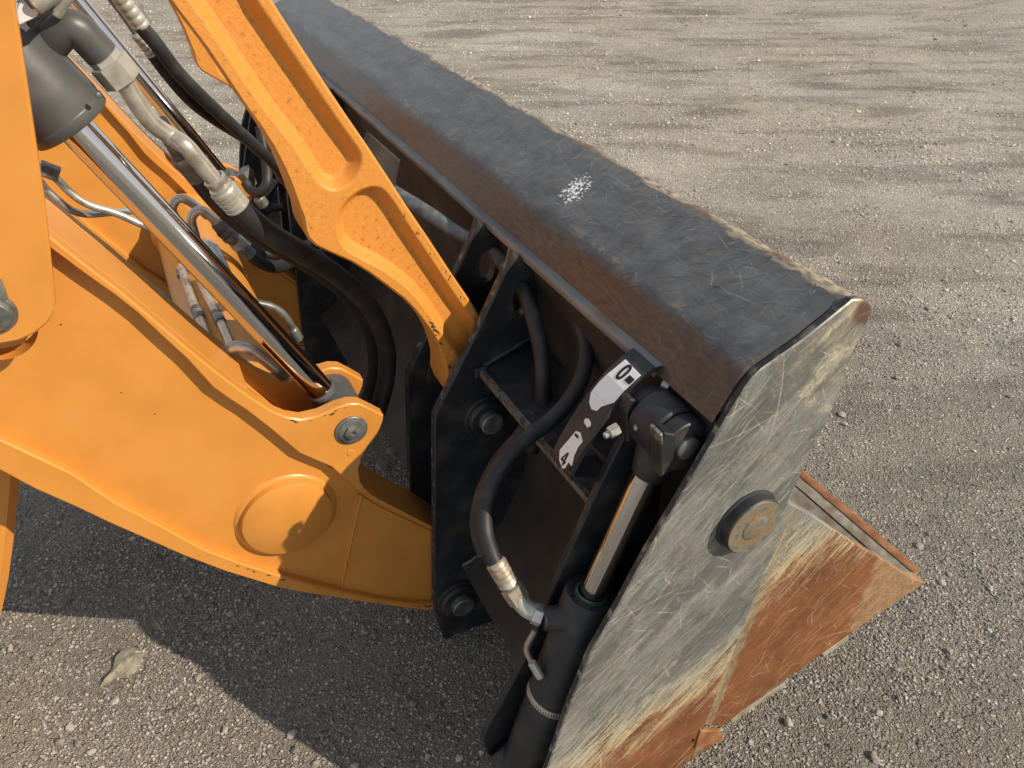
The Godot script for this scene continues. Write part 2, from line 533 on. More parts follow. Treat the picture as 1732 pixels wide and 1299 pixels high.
func make_materials():
	var dust := fnoise(21, 0.012, 5)
	# machine paint
	var op := [[0.0, lin(0.57, 0.23, 0.038)], [0.3, lin(0.61, 0.25, 0.042)], [0.6, lin(0.645, 0.266, 0.046)], [0.85, lin(0.65, 0.275, 0.055)], [1.0, lin(0.62, 0.30, 0.10)]]
	M.paint = tmat(ntex(dust, 512, op), 1.1, 0.42, 0.0, ntex(fnoise(22, 0.02, 3), 256, [], 1.0), 0.10)
	M.paint.clearcoat_enabled = true; M.paint.clearcoat = 0.25; M.paint.clearcoat_roughness = 0.35
	var oc := [[0.0, lin(0.25, 0.10, 0.025)], [0.16, lin(0.50, 0.195, 0.034)], [0.26, lin(0.62, 0.246, 0.040)], [0.6, lin(0.65, 0.262, 0.044)], [1.0, lin(0.68, 0.295, 0.065)]]
	M.cast = tmat(ntex(fnoise(24, 0.06, 5), 512, oc), 2.6, 0.5, 0.0, ntex(fnoise(25, 0.16, 3), 512, [], 4.0), 0.12)
	# black painted steel
	var bk := [[0.0, lin(0.012, 0.014, 0.018)], [0.5, lin(0.02, 0.023, 0.027)], [0.66, lin(0.036, 0.036, 0.036)], [0.9, lin(0.07, 0.058, 0.045)], [1.0, lin(0.13, 0.1, 0.07)]]
	M.black = tmat(ntex(fnoise(31, 0.015, 5), 512, bk), 1.3, 0.5, 0.0, ntex(fnoise(32, 0.05, 3), 256, [], 2.0), 0.2)
	var bb := [[0.0, lin(0.018, 0.015, 0.013)], [0.5, lin(0.035, 0.028, 0.023)], [0.8, lin(0.06, 0.046, 0.036)], [1.0, lin(0.10, 0.07, 0.05)]]
	M.brown = tmat(ntex(fnoise(33, 0.012, 5), 512, bb), 1.2, 0.6)
	var eb := [[0.0, lin(0.03, 0.03, 0.03)], [0.35, lin(0.10, 0.10, 0.096)], [0.55, lin(0.22, 0.21, 0.19)], [0.72, lin(0.14, 0.085, 0.05)], [1.0, lin(0.36, 0.33, 0.27)]]
	M.edge = tmat(ntex(fnoise(34, 0.03, 5), 512, eb), 2.0, 0.55, 0.25)
	M.bar = tmat(ntex(fnoise(37, 0.006, 3), 512, [[0.0, lin(0.10, 0.10, 0.098)], [0.5, lin(0.20, 0.20, 0.185)], [0.75, lin(0.28, 0.26, 0.22)], [1.0, lin(0.22, 0.14, 0.085)]]), 0.8, 0.5, 0.1)
	M.scuff = tmat(ntex(fnoise(38, 0.03, 5), 512, [[0.0, lin(0.02, 0.021, 0.023)], [0.55, lin(0.03, 0.03, 0.032)], [0.68, lin(0.08, 0.078, 0.072)], [0.8, lin(0.26, 0.24, 0.2)], [1.0, lin(0.36, 0.3, 0.22)]]), 2.4, 0.5, 0.1)
	M.worn = tmat(ntex(fnoise(35, 0.03, 5), 512, [[0.0, lin(0.20, 0.10, 0.045)], [0.35, lin(0.25, 0.20, 0.14)], [0.6, lin(0.30, 0.27, 0.21)], [1.0, lin(0.46, 0.44, 0.38)]]), 1.6, 0.6, 0.1)
	M.face = tmat(ntex(fnoise(39, 0.03, 5), 512, [[0.0, lin(0.09, 0.085, 0.065)], [0.5, lin(0.19, 0.18, 0.135)], [0.68, lin(0.22, 0.15, 0.085)], [0.82, lin(0.24, 0.11, 0.045)], [1.0, lin(0.36, 0.32, 0.24)]]), 3.0, 0.55, 0.1)
	M.rust = tmat(ntex(fnoise(36, 0.03, 5), 512, [[0.0, lin(0.16, 0.055, 0.018)], [0.5, lin(0.27, 0.11, 0.04)], [1.0, lin(0.36, 0.2, 0.10)]]), 1.5, 0.75)
	M.grey = tmat(ntex(fnoise(41, 0.015, 5), 256, [[0.0, lin(0.055, 0.055, 0.055)], [0.6, lin(0.085, 0.085, 0.083)], [1.0, lin(0.13, 0.13, 0.125)]]), 2.0, 0.42, 0.0, ntex(fnoise(42, 0.05, 3), 256, [], 2.0), 0.15)
	M.chrome = cmat(lin(0.62, 0.62, 0.63), 0.09, 1.0)
	M.chrome.roughness_texture = ntex(fnoise(44, 0.02, 4), 256, [[0.0, Color(0.6, 0.6, 0.6)], [0.55, Color(0.8, 0.8, 0.8)], [1.0, Color(1, 1, 1)]])
	M.chrome.roughness = 0.11
	M.zinc = tmat(ntex(fnoise(45, 0.02, 5), 256, [[0.0, lin(0.26, 0.24, 0.19)], [0.5, lin(0.50, 0.49, 0.43)], [1.0, lin(0.62, 0.61, 0.56)]]), 4.0, 0.36, 0.5)
	M.pipe = tmat(ntex(fnoise(46, 0.03, 5), 256, [[0.0, lin(0.30, 0.26, 0.19)], [0.5, lin(0.56, 0.54, 0.47)], [1.0, lin(0.70, 0.68, 0.61)]]), 4.0, 0.32, 0.65)
	M.dull = tmat(ntex(fnoise(47, 0.03, 5), 256, [[0.0, lin(0.07, 0.07, 0.065)], [0.5, lin(0.16, 0.165, 0.16)], [1.0, lin(0.3, 0.3, 0.28)]]), 4.0, 0.45, 0.5)
	M.rubber = tmat(ntex(fnoise(48, 0.02, 5), 256, [[0.0, lin(0.010, 0.010, 0.011)], [0.6, lin(0.020, 0.020, 0.021)], [0.85, lin(0.045, 0.042, 0.038)], [1.0, lin(0.1, 0.09, 0.075)]]), 3.0, 0.55)
	M.brass = tmat(ntex(fnoise(49, 0.03, 5), 256, [[0.0, lin(0.24, 0.13, 0.08)], [0.45, lin(0.38, 0.29, 0.22)], [0.7, lin(0.42, 0.39, 0.33)], [1.0, lin(0.5, 0.47, 0.41)]]), 9.0, 0.45, 0.4)
	M.white = cmat(Color(0.92, 0.92, 0.91), 0.45)
	M.ink = cmat(Color(0.05, 0.05, 0.05), 0.5)
	M.chip = cmat(lin(0.055, 0.035, 0.022), 0.7)
	M.seal = cmat(lin(0.02, 0.09, 0.035), 0.5)
	M.plate = StandardMaterial3D.new()
	M.plate.albedo_texture = side_sheet(); M.plate.roughness = 0.5; M.plate.metallic = 0.25
	M.beam = StandardMaterial3D.new()
	M.beam.albedo_texture = beam_sheet(); M.beam.roughness = 0.36; M.beam.metallic = 0.15

# ------------------------------------------------------------------ the scene
func _ready():
	rng.seed = 7
	hill.seed = 5; hill.frequency = 0.01; hill.fractal_octaves = 4
	rut.seed = 9; rut.frequency = 0.01; rut.fractal_octaves = 3
	# camera, sky, sun
	var cam := Camera3D.new()
	cam.name = "camera"
	cam.transform = Transform3D(Basis(Vector3(0.898933, 0.000000, 0.438086), Vector3(0.252977, 0.816419, -0.519098), Vector3(-0.357662, 0.577460, 0.733906)), Vector3(0, 1.6, 0))
	cam.fov = 53.0948
	cam.near = 0.02; cam.far = 400.0
	add_child(cam)
	var we := WorldEnvironment.new()
	we.name = "world"
	var env := Environment.new()
	env.background_mode = Environment.BG_SKY
	var sm := ProceduralSkyMaterial.new()
	sm.sky_top_color = Color(0.57, 0.62, 0.69); sm.sky_horizon_color = Color(0.86, 0.855, 0.84); sm.sky_curve = 0.25
	sm.ground_bottom_color = Color(0.36, 0.33, 0.29); sm.ground_horizon_color = Color(0.55, 0.54, 0.52)
	sm.sun_angle_max = 1.0
	var sky := Sky.new()
	sky.sky_material = sm
	env.sky = sky
	env.background_energy_multiplier = 1.15
	env.tonemap_mode = Environment.TONE_MAPPER_LINEAR
	env.tonemap_exposure = 1.1
	env.sdfgi_enabled = true; env.ssao_enabled = true; env.ssil_enabled = true
	we.environment = env
	add_child(we)
	var sun := DirectionalLight3D.new()
	sun.name = "sun"
	sun.light_energy = 1.5
	sun.light_color = Color(1.0, 0.945, 0.86)
	sun.light_angular_distance = 0.5
	sun.shadow_enabled = true
	add_child(sun)
	sun.look_at_from_position(Vector3(0.986, 1.049, 1.111), Vector3.ZERO)

	make_materials()
	build_ground()
	build_bucket()
	build_jaw()
	build_clam_cylinder()
	build_arms()
	build_levers()
	build_lift_cylinders()
	build_frame()
	build_pipes()
	build_hoses()
	build_stones()


func track(x: float, z: float, c: Vector2, r: float) -> float:   # the print of a lugged tyre along an arc
	var v := Vector2(x, z) - c
	var d := v.length() - r
	if absf(d) > 0.2: return 0.0
	return (-0.010 + 0.007 * sin(d * 48.0) + 0.005 * sin(v.angle() * r * 40.0 + absf(d) * 30.0)) * smoothstep(0.2, 0.14, absf(d)) * smoothstep(-0.15, 0.2, hill.get_noise_2d(x * 50.0, z * 50.0 + 77.0))

func gravel_maps() -> Array:   # colour and relief of the packed gravel between the loose stones, one tile
	var w := 1024
	canvas(w, w)
	var im := []
	for q in [[51, 0.085, FastNoiseLite.RETURN_CELL_VALUE], [51, 0.085, FastNoiseLite.RETURN_DISTANCE2_SUB], [52, 0.19, FastNoiseLite.RETURN_CELL_VALUE], [52, 0.19, FastNoiseLite.RETURN_DISTANCE2_SUB]]:
		var n := fnoise(q[0], q[1], 1, FastNoiseLite.TYPE_CELLULAR)
		n.cellular_jitter = 1.0
		n.cellular_return_type = q[2]
		var i := n.get_seamless_image(w, w, false, false, 0.1, true)
		i.convert(Image.FORMAT_L8)
		im.append(i.get_data())
	var s := fnoise(53, 0.012, 4).get_seamless_image(w, w, false, false, 0.1, true)
	s.convert(Image.FORMAT_L8)
	var big := s.get_data()
	var relief := PackedByteArray(); relief.resize(w * w)
	for k in w * w:
		var c1: float = im[0][k] / 255.0
		var e1: float = im[1][k] / 255.0
		var c2: float = im[2][k] / 255.0
		var e2: float = im[3][k] / 255.0
		var b := big[k] / 255.0
		var h := 0.0
		var v := 0.25 + (b - 0.5) * 0.10
		var warm := 1.0
		var f := minf(e2 * 3.2, 1.0)
		if c2 > 0.30:
			v = lerpf(v * 0.72, 0.15 + c2 * c2 * 0.34, f); h = f * (0.25 + 0.25 * c2)
			warm = 1.0 - (c2 - 0.3) * 0.5
		if c1 > 0.72 - (b - 0.5) * 0.5:
			var g := minf(e1 * 3.0, 1.0)
			v = lerpf(v * 0.8, 0.17 + fmod(c1 * 37.0, 1.0) * 0.36, smoothstep(0.15, 0.5, g)); h = maxf(h, g * 0.95)
			warm = 0.55 + fmod(c1 * 91.0, 1.0) * 0.5
		v *= 2.0   # the mesh's own colours bring it back to the yard's tone, place by place
		var q := Color(v * (1.0 + 0.10 * warm), v * 0.975, v * (0.95 - 0.16 * warm)).linear_to_srgb()
		cv[k * 3] = q.r8; cv[k * 3 + 1] = q.g8; cv[k * 3 + 2] = q.b8
		relief[k] = int(clampf(h, 0.0, 1.0) * 255.0)
	return [canvas_texture(), ImageTexture.create_from_image(Image.create_from_data(w, w, false, Image.FORMAT_L8, relief))]

func grid_pos(t: float) -> float:   # even near the middle, running out to the horizon
	return t * 6.5 + signf(t) * pow(maxf(absf(t) - 0.8, 0.0) / 0.2, 3.0) * 150.0

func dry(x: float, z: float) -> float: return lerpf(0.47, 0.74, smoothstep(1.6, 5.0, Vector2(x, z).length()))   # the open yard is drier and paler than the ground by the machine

func build_ground():
	var maps := gravel_maps()
	var m := StandardMaterial3D.new()
	m.albedo_texture = maps[0]
	m.vertex_color_use_as_albedo = true
	m.roughness = 0.92
	m.metallic_specular = 0.25
	m.heightmap_enabled = true; m.heightmap_texture = maps[1]; m.heightmap_scale = 0.8
	M.gravel = m
	var n := 500
	var vs := PackedVector3Array()
	var ns := PackedVector3Array()
	var us := PackedVector2Array()
	var cs := PackedColorArray()
	var ix := PackedInt32Array()
	for j in n + 1:
		for i in n + 1:
			var x := 1.5 + grid_pos(2.0 * i / n - 1.0)
			var z := -4.2 + grid_pos(2.0 * j / n - 1.0)
			vs.append(Vector3(x, ground_y(x, z), z))
			var e := 0.02
			ns.append(Vector3(ground_y(x - e, z) - ground_y(x + e, z), 2 * e, ground_y(x, z - e) - ground_y(x, z + e)).normalized())
			us.append(Vector2(x, z) / 0.8)
			var a := x * 0.899 + z * 0.438
			var b := x * 0.438 - z * 0.899
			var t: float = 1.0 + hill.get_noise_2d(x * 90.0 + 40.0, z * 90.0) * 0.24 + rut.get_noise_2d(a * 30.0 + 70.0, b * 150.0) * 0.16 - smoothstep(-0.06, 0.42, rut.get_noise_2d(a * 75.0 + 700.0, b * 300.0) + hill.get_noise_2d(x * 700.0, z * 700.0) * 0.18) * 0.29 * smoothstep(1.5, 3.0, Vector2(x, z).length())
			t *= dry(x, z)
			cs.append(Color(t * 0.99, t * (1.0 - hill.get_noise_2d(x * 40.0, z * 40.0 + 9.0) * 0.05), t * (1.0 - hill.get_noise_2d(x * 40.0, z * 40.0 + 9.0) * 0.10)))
	for j in n:
		for i in n:
			var q := j * (n + 1) + i
			ix.append_array(PackedInt32Array([q, q + 1, q + n + 2, q, q + n + 2, q + n + 1]))
	var arr := []
	arr.resize(Mesh.ARRAY_MAX)
	arr[Mesh.ARRAY_VERTEX] = vs; arr[Mesh.ARRAY_NORMAL] = ns; arr[Mesh.ARRAY_TEX_UV] = us; arr[Mesh.ARRAY_COLOR] = cs; arr[Mesh.ARRAY_INDEX] = ix
	var am := ArrayMesh.new()
	am.add_surface_from_arrays(Mesh.PRIMITIVE_TRIANGLES, arr)
	var g := MeshInstance3D.new()
	g.name = "ground"; g.mesh = am; g.material_override = m
	g.set_meta("kind", "structure"); g.set_meta("label", "packed grey brown gravel yard with shallow wheel ruts")
	add_child(g)
	# loose stones: nearer ones smaller and denser, laid where the yard is in view
	var fr := Vector2(0.438, -0.899)
	fr = Vector2(0.358, -0.734).normalized()
	var sd := Vector2(-fr.y, fr.x)
	var rings := [[0.45, 1.9, 42000, 0.0022, 0.0055], [1.2, 3.4, 42000, 0.0026, 0.0065], [2.8, 6.0, 46000, 0.0035, 0.008], [5.0, 12.0, 60000, 0.005, 0.012]]
	var variant := 0
	for r in rings:
		var mesh := stone_mesh(variant, 0)
		var mm := MultiMesh.new()
		mm.transform_format = MultiMesh.TRANSFORM_3D
		mm.use_colors = true
		mm.mesh = mesh
		mm.instance_count = r[2]
		for i in r[2]:
			var d := sqrt(lerpf(r[0] * r[0], r[1] * r[1], rng.randf()))
			var an := rng.randf_range(-0.85, 0.85)
			var p: Vector2 = fr * cos(an) * d + sd * sin(an) * d
			var s := lerpf(r[3], r[4], pow(rng.randf(), 2.5))
			if rng.randf() < 0.014: s *= rng.randf_range(1.6, 2.6)
			if hill.get_noise_2d(p.x * 130.0 + 50.0, p.y * 130.0) > 0.04 and rng.randf() < 0.75: s *= 0.35   # bare packed dirt
			var b := Basis.from_euler(Vector3(rng.randfn(0, 0.35), rng.randf() * TAU, rng.randfn(0, 0.35))).scaled(Vector3(s, s * rng.randf_range(0.55, 0.9), s))
			mm.set_instance_transform(i, Transform3D(b, Vector3(p.x, ground_y(p.x, p.y) + s * 0.2, p.y)))
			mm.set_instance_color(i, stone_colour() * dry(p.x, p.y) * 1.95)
		var o := MultiMeshInstance3D.new()
		o.name = "gravel" if variant == 0 else "gravel_%03d" % variant
		o.multimesh = mm
		var sm := StandardMaterial3D.new()
		sm.vertex_color_use_as_albedo = true; sm.roughness = 0.9; sm.metallic_specular = 0.25
		o.material_override = sm
		o.set_meta("kind", "stuff"); o.set_meta("label", "loose grey and tan gravel lying on the yard")
		add_child(o)
		variant += 1

func stone_colour() -> Color:
	var t := rng.randf()
	var v := 0.17 + pow(rng.randf(), 1.6) * 0.32
	if t < 0.045: v = rng.randf_range(0.4, 0.6)
	var w := rng.randf()
	if t > 0.97: return Color(v * 1.25, v * 0.9, v * 0.75)
	return Color(v * (1.03 + 0.10 * w), v * 0.985, v * (0.98 - 0.22 * w))

func stone_mesh(seed_: int, detail: int) -> ArrayMesh:   # a broken pebble: a jittered icosahedron, flat faces, unit radius
	var r := RandomNumberGenerator.new()
	r.seed = 100 + seed_
	var p := []
	var g := (1.0 + sqrt(5.0)) / 2.0
	for q in [[-1, g, 0], [1, g, 0], [-1, -g, 0], [1, -g, 0], [0, -1, g], [0, 1, g], [0, -1, -g], [0, 1, -g], [g, 0, -1], [g, 0, 1], [-g, 0, -1], [-g, 0, 1]]:
		p.append(Vector3(q[0], q[1], q[2]).normalized())
	var f := [[0, 11, 5], [0, 5, 1], [0, 1, 7], [0, 7, 10], [0, 10, 11], [1, 5, 9], [5, 11, 4], [11, 10, 2], [10, 7, 6], [7, 1, 8], [3, 9, 4], [3, 4, 2], [3, 2, 6], [3, 6, 8], [3, 8, 9], [4, 9, 5], [2, 4, 11], [6, 2, 10], [8, 6, 7], [9, 8, 1]]
	for d in detail:
		var nf := []
		var mid := {}
		for t in f:
			var e := []
			for k in 3:
				var a: int = min(t[k], t[(k + 1) % 3])
				var b: int = max(t[k], t[(k + 1) % 3])
				var key := a * 10000 + b
				if not mid.has(key):
					mid[key] = p.size()
					p.append(((p[a] + p[b]) * 0.5).normalized())
				e.append(mid[key])
			nf.append_array([[t[0], e[0], e[2]], [t[1], e[1], e[0]], [t[2], e[2], e[1]], e])
		f = nf
	for i in p.size(): p[i] = p[i] * r.randf_range(0.72, 1.12) * Vector3(1.0, 0.8, 0.85)
	# a few flat breaks
	for c in 5:
		var n := Vector3(r.randfn(), r.randfn(), r.randfn()).normalized()
		var h := r.randf_range(0.45, 0.75)
		for i in p.size():
			var over: float = p[i].dot(n) - h
			if over > 0.0: p[i] -= n * over
	var keep := org
	org = Vector3.ZERO
	mb()
	for t in f:
		var nn: Vector3 = (p[t[1]] - p[t[0]]).cross(p[t[2]] - p[t[0]]).normalized()
		if nn.length() < 0.5: continue
		if nn.dot(p[t[0]] + p[t[1]] + p[t[2]]) < 0: nn = -nn
		tri(p[t[0]], p[t[1]], p[t[2]], nn)
	org = keep
	return st.commit()

const ZS := -0.587      # near side plate, outer face
const ZA := -1.13       # near hinge plate, outer face
const ZW := -1.165      # near arm, web
const FAR := -1.28      # from the near arm to the far arm

func build_bucket():
	var t := thing("loader_bucket", "scratched black steel loader bucket with worn grey side plate resting on gravel", "bucket", Vector3(0.55, 0.0, -1.5))
	# top: lip, fold and back face in one bent sheet
	var top := PackedVector2Array([Vector2(0.786, 1.1185), Vector2(0.776, 1.116), Vector2(0.70, 1.085), Vector2(0.65, 1.0655), Vector2(0.632, 1.0575), Vector2(0.6215, 1.0485), Vector2(0.614, 1.034), Vector2(0.606, 1.018), Vector2(0.584, 0.976)])
	mb(); sheet(top, -0.6005, -3.5, 0.012, 90, 0.004)
	part("top_plate", M.beam, t)
	mb()
	sheet(PackedVector2Array([Vector2(0.590, 0.985), Vector2(0.603, 0.9), Vector2(0.614, 0.80), Vector2(0.614, 0.70), Vector2(0.603, 0.58), Vector2(0.578, 0.46), Vector2(0.53, 0.34), Vector2(0.48, 0.272), Vector2(0.424, 0.232)]), -0.6005, -3.5, 0.012, 8, 0.0)
	part("back_sheet", M.brown, t)
	mb()
	var e := [Vector3(0.5866,0.984,-0.78), Vector3(0.578, 0.979, -1.1), Vector3(0.578, 0.979, -1.5), Vector3(0.578, 0.979, -2.0), Vector3(0.578, 0.979, -2.5)]
	e[0] = Vector3(0.578, 0.979, -0.775)
	sheet(PackedVector2Array([Vector2(0.592, 0.9905), Vector2(0.579, 0.9905), Vector2(0.5745, 0.9885), Vector2(0.573, 0.985), Vector2(0.573, 0.977), Vector2(0.577, 0.973)]), -0.7225, -3.5, 0.010, 30, 0.0)
	part("edge_strip", M.bar, t)
	# near side plate
	uvm = 1
	var sp := PackedVector2Array([Vector2(0.7721,1.1197),Vector2(0.7886,1.1165),Vector2(0.8041,1.1084),Vector2(0.8135,1.0972),Vector2(0.8141,1.0782),Vector2(0.8107,1.0579),Vector2(0.8047,1.0379),Vector2(0.7991,1.0164),Vector2(0.8018,0.9788),Vector2(0.7954,0.9299),Vector2(0.7856,0.8887),Vector2(0.7713,0.8358),Vector2(0.765,0.7965),Vector2(0.761,0.7636),Vector2(0.7532,0.7116),Vector2(0.73,0.5467),Vector2(0.7035,0.1903),Vector2(0.7169,0.1637),Vector2(0.764,0.1024),Vector2(0.6659,0.0706),Vector2(0.512,0.035),Vector2(0.3663,0.0359),Vector2(0.315,0.0985),Vector2(0.3084,0.161),Vector2(0.3534,0.3298),Vector2(0.3858,0.4819),Vector2(0.4187,0.603),Vector2(0.458,0.6855),Vector2(0.4964,0.7787),Vector2(0.5345,0.8555),Vector2(0.575,0.9408),Vector2(0.5987,0.993),Vector2(0.6124,1.0189),Vector2(0.6197,1.0334),Vector2(0.6279,1.0437),Vector2(0.6401,1.0528),Vector2(0.7013,1.0793)])
	var sh := [circle(Vector2(0.68,0.1621), 0.0035, 0.007, 8)]
	mb(); plate(sp, ZS, -0.600, 0.002, sh, 1)
	var spn := part("side_plate", M.plate, t)
	mb(); plate(sp, ZS, -0.600, 0.002, sh, 2)
	sub("cut_edge", M.scuff, spn)
	uvm = 0
	# boss of the jaw's pivot
	mb()
	var pq := Vector3(0.6754,0.7702,-0.566)
	var pb := Vector3(pq.x, pq.y, ZS)
	lathe(pb, Vector3(0, 0, 1), [[-0.002, 0.055], [0.002, 0.0545], [0.004, 0.0505], [0.0185, 0.0505], [0.0205, 0.0485], [0.0205, 0.024]], 40)
	var bs := part("pivot_boss", M.black, t)
	mb()
	lathe(pb, Vector3(0, 0, 1), [[0.0202, 0.0487], [0.0209, 0.048], [0.0211, 0.024], [0.0211, 0.0]], 40)
	sub("boss_face", M.face, bs)
	mb()
	lathe(pb, Vector3(0, 0, 1), [[0.018, 0.0225], [0.0220, 0.0225], [0.0232, 0.0205], [0.0236, 0.0]], 28)
	sub("pivot_pin", M.face, bs)
	# far side plate
	mb()
	plate(sp, -3.502, -3.525)
	part("side_plate", M.brown, t)
	# hinge plates, two to each arm
	var hp := PackedVector2Array([Vector2(0.553,0.9995),Vector2(0.546,0.9789),Vector2(0.4885,0.8705),Vector2(0.437,0.7784),Vector2(0.3831,0.6846),Vector2(0.3682,0.4445),Vector2(0.349,0.1369),Vector2(0.3521,0.0897),Vector2(0.3596,0.0363),Vector2(0.3695,-0.0087),Vector2(0.3807,-0.0366),Vector2(0.3944,-0.0497),Vector2(0.4165,-0.0583),Vector2(0.4606,-0.0559),Vector2(0.5038,-0.0431),Vector2(0.5743,-0.0217)])
	hp.append_array(PackedVector2Array([Vector2(0.50, 0.27), Vector2(0.58, 0.44), Vector2(0.606, 0.58), Vector2(0.618, 0.75), Vector2(0.60, 0.95), Vector2(0.585, 0.965)]))
	var hole := circle(Vector2(0.5704,0.8979), 0.018, 0.035)
	for z in [[ZA, -1.152], [-1.285, -1.307], [ZA + FAR, -1.152 + FAR], [-1.285 + FAR, -1.307 + FAR]]:
		mb(); plate(hp, z[0], z[1], 0.003, [hole], 1)
		var h := part("hinge_plate", M.black, t)
		mb(); plate(hp, z[0], z[1], 0.003, [hole], 2)
		sub("cut_edge", M.scuff, h)
		if z[0] == ZA:
			for q in [[Vector3(0.4922,0.6522,-1.13), 0.050, 0.0245], [Vector3(0.4089,0.1364,-1.13), 0.056, 0.027]]:
				mb()
				lathe(q[0], Vector3(0, 0, 1), [[-0.002, q[1]], [0.008, q[1]], [0.010, q[1] - 0.002], [0.010, q[1] - 0.008], [0.017, q[1] - 0.009], [0.020, q[1] - 0.012], [0.020, 0.0]], 36)
				sub("hinge_boss", M.black, h)
				mb()
				lathe(q[0], Vector3(0, 0, 1), [[0.018, q[2]], [0.034, q[2]], [0.037, q[2] - 0.003], [0.037, 0.006], [0.0355, 0.0]], 28)
				sub("hinge_pin", M.dull, h)
		elif z[0] == -1.285:
			mb()
			lathe(Vector3(0.4704,0.6706,-1.28), Vector3(0, 0, 1), [[-0.01, 0.05], [0.004, 0.05], [0.006, 0.048], [0.006, 0.0]], 28)
			sub("hinge_boss", M.black, h)
	# outer support plate beside the jaw's cylinder
	var cp := PackedVector2Array([Vector2(0.5579,0.9335),Vector2(0.5318,0.8936),Vector2(0.5082,0.84),Vector2(0.4848,0.7824),Vector2(0.4626,0.7185),Vector2(0.4419,0.6668),Vector2(0.4117,0.5782),Vector2(0.3719,0.4536),Vector2(0.3274,0.3564),Vector2(0.2977,0.2999),Vector2(0.2875,0.2631),Vector2(0.2959,0.2105),Vector2(0.3258,0.1487),Vector2(0.3642,0.0954),Vector2(0.4276,0.1871),Vector2(0.4889,0.375)])
	cp.append_array(PackedVector2Array([Vector2(0.60, 0.58), Vector2(0.618, 0.75), Vector2(0.60, 0.92)]))
	mb(); plate(cp, -0.712, -0.726, 0.002)
	part("support_plate", M.black, t)
	mb(); plate(cp, -3.375, -3.39, 0.002)
	part("support_plate", M.black, t)
	# cross plates between hinge plate and support plate
	mb()
	var ca := Vector3(0.4858,0.7639,-1.13)
	var cb := Vector3(0.4972,0.7583,-0.726)
	for s in [1.0]:
		var up := Vector3(0, 0.006, 0)
		var fw := Vector3(0.0, 0, 0)
		var a2 := Vector3(0.615, 0.80, ca.z)
		var b2 := Vector3(0.612, 0.73, cb.z)
		quad(ca + up, cb + up, b2 + up, a2 + up, Vector3(0, 1, 0))
		quad(ca - up, cb - up, b2 - up, a2 - up, Vector3(0, -1, 0))
	part("cross_plate", M.black, t)
	mb()
	var cd := (cb - ca).normalized()
	var cbas := Basis(Vector3(1, 0, 0), cd.cross(Vector3(1, 0, 0)).normalized(), cd)
	box((ca + cb) * 0.5 + Vector3(-0.004, 0, 0), Vector3(0.010, 0.014, (cb - ca).length()), cbas, 0.0015)
	part("edge_strip", M.edge, t)
	mb()
	box(ca + Vector3(-0.004, 0, 0.005), Vector3(0.026, 0.022, 0.010), Basis(), 0.004)
	part("weld_bead", M.black, t)
	mb()
	var la := Vector3(0.4229,0.2406,-1.128)
	var lb := Vector3(0.488,0.1042,-0.9)
	var ua := Vector3(0.4829,0.261,-1.128)
	var ub := Vector3(0.639,0.1125,-0.9)
	var ln := (lb - la).cross(ua - la).normalized()
	if ln.z < 0: ln = -ln
	quad(la, lb, ub, ua, ln); quad(la - ln * 0.012, lb - ln * 0.012, ub - ln * 0.012, ua - ln * 0.012, -ln)
	quad(la, lb, lb - ln * 0.012, la - ln * 0.012, (la - ua).normalized())
	quad(la, ua, ua - ln * 0.012, la - ln * 0.012, Vector3(0, 0.3, -1).normalized())
	part("cross_plate", M.black, t)
	mb(); weld([la + ln * 0.002, ua + ln * 0.002], 0.0045)
	part("weld_bead", M.dull, t)
	mb(); weld([ca + Vector3(0.004, 0.009, 0.001), Vector3(0.56, 0.80, ZA + 0.002), Vector3(0.606, 0.815, ZA + 0.002)], 0.0055)
	part("weld_bead", M.black, t)
	mb()
	rod(Vector3(0.5125,0.8313,-0.8), Vector3(0.5247,0.8201,-0.727), 0.006, 0.001, 6, true)
	part("edge_strip", M.black, t)
	# small stop plate behind the far lever
	mb()
	plate(PackedVector2Array([Vector2(0.3956,1.1504),Vector2(0.451,1.0901),Vector2(0.4478,1.0812),Vector2(0.4342,1.038),Vector2(0.404,1.0763),Vector2(0.3761,1.1208)]), -1.42, -1.44)
	part("stop_plate", M.brown, t)
	# level indicator: a bent strap with what is left of its scale
	var prof := PackedVector2Array([Vector2(0.5904,0.99),Vector2(0.574,0.9907),Vector2(0.555,0.9799),Vector2(0.5305,0.9624),Vector2(0.5084,0.9399),Vector2(0.4902,0.9158),Vector2(0.4738,0.8907),Vector2(0.459,0.8656),Vector2(0.449,0.844),Vector2(0.4453,0.8349),Vector2(0.4487,0.8277),Vector2(0.4571,0.8208),Vector2(0.502,0.8033),Vector2(0.5419,0.789)])
	mb(); sheet(prof, -0.722, -0.778, 0.008, 2)
	var li := part("level_indicator", M.black, t)
	indicator_scale(prof, li)
	# bright gusset between top plate and side plate
	mb()
	box(Vector3(0.6036,0.9643,-0.632), Vector3(0.006, 0.02, 0.035), Basis(), 0.001)
	part("gusset", M.worn, t)

func along(prof: PackedVector2Array, s: float) -> Array:   # point and tangent at a distance along a profile
	for i in prof.size() - 1:
		var l := prof[i].distance_to(prof[i + 1])
		if s <= l or i == prof.size() - 2: return [prof[i].lerp(prof[i + 1], s / l), (prof[i + 1] - prof[i]).normalized()]
		s -= l
	return [prof[0], Vector2.DOWN]

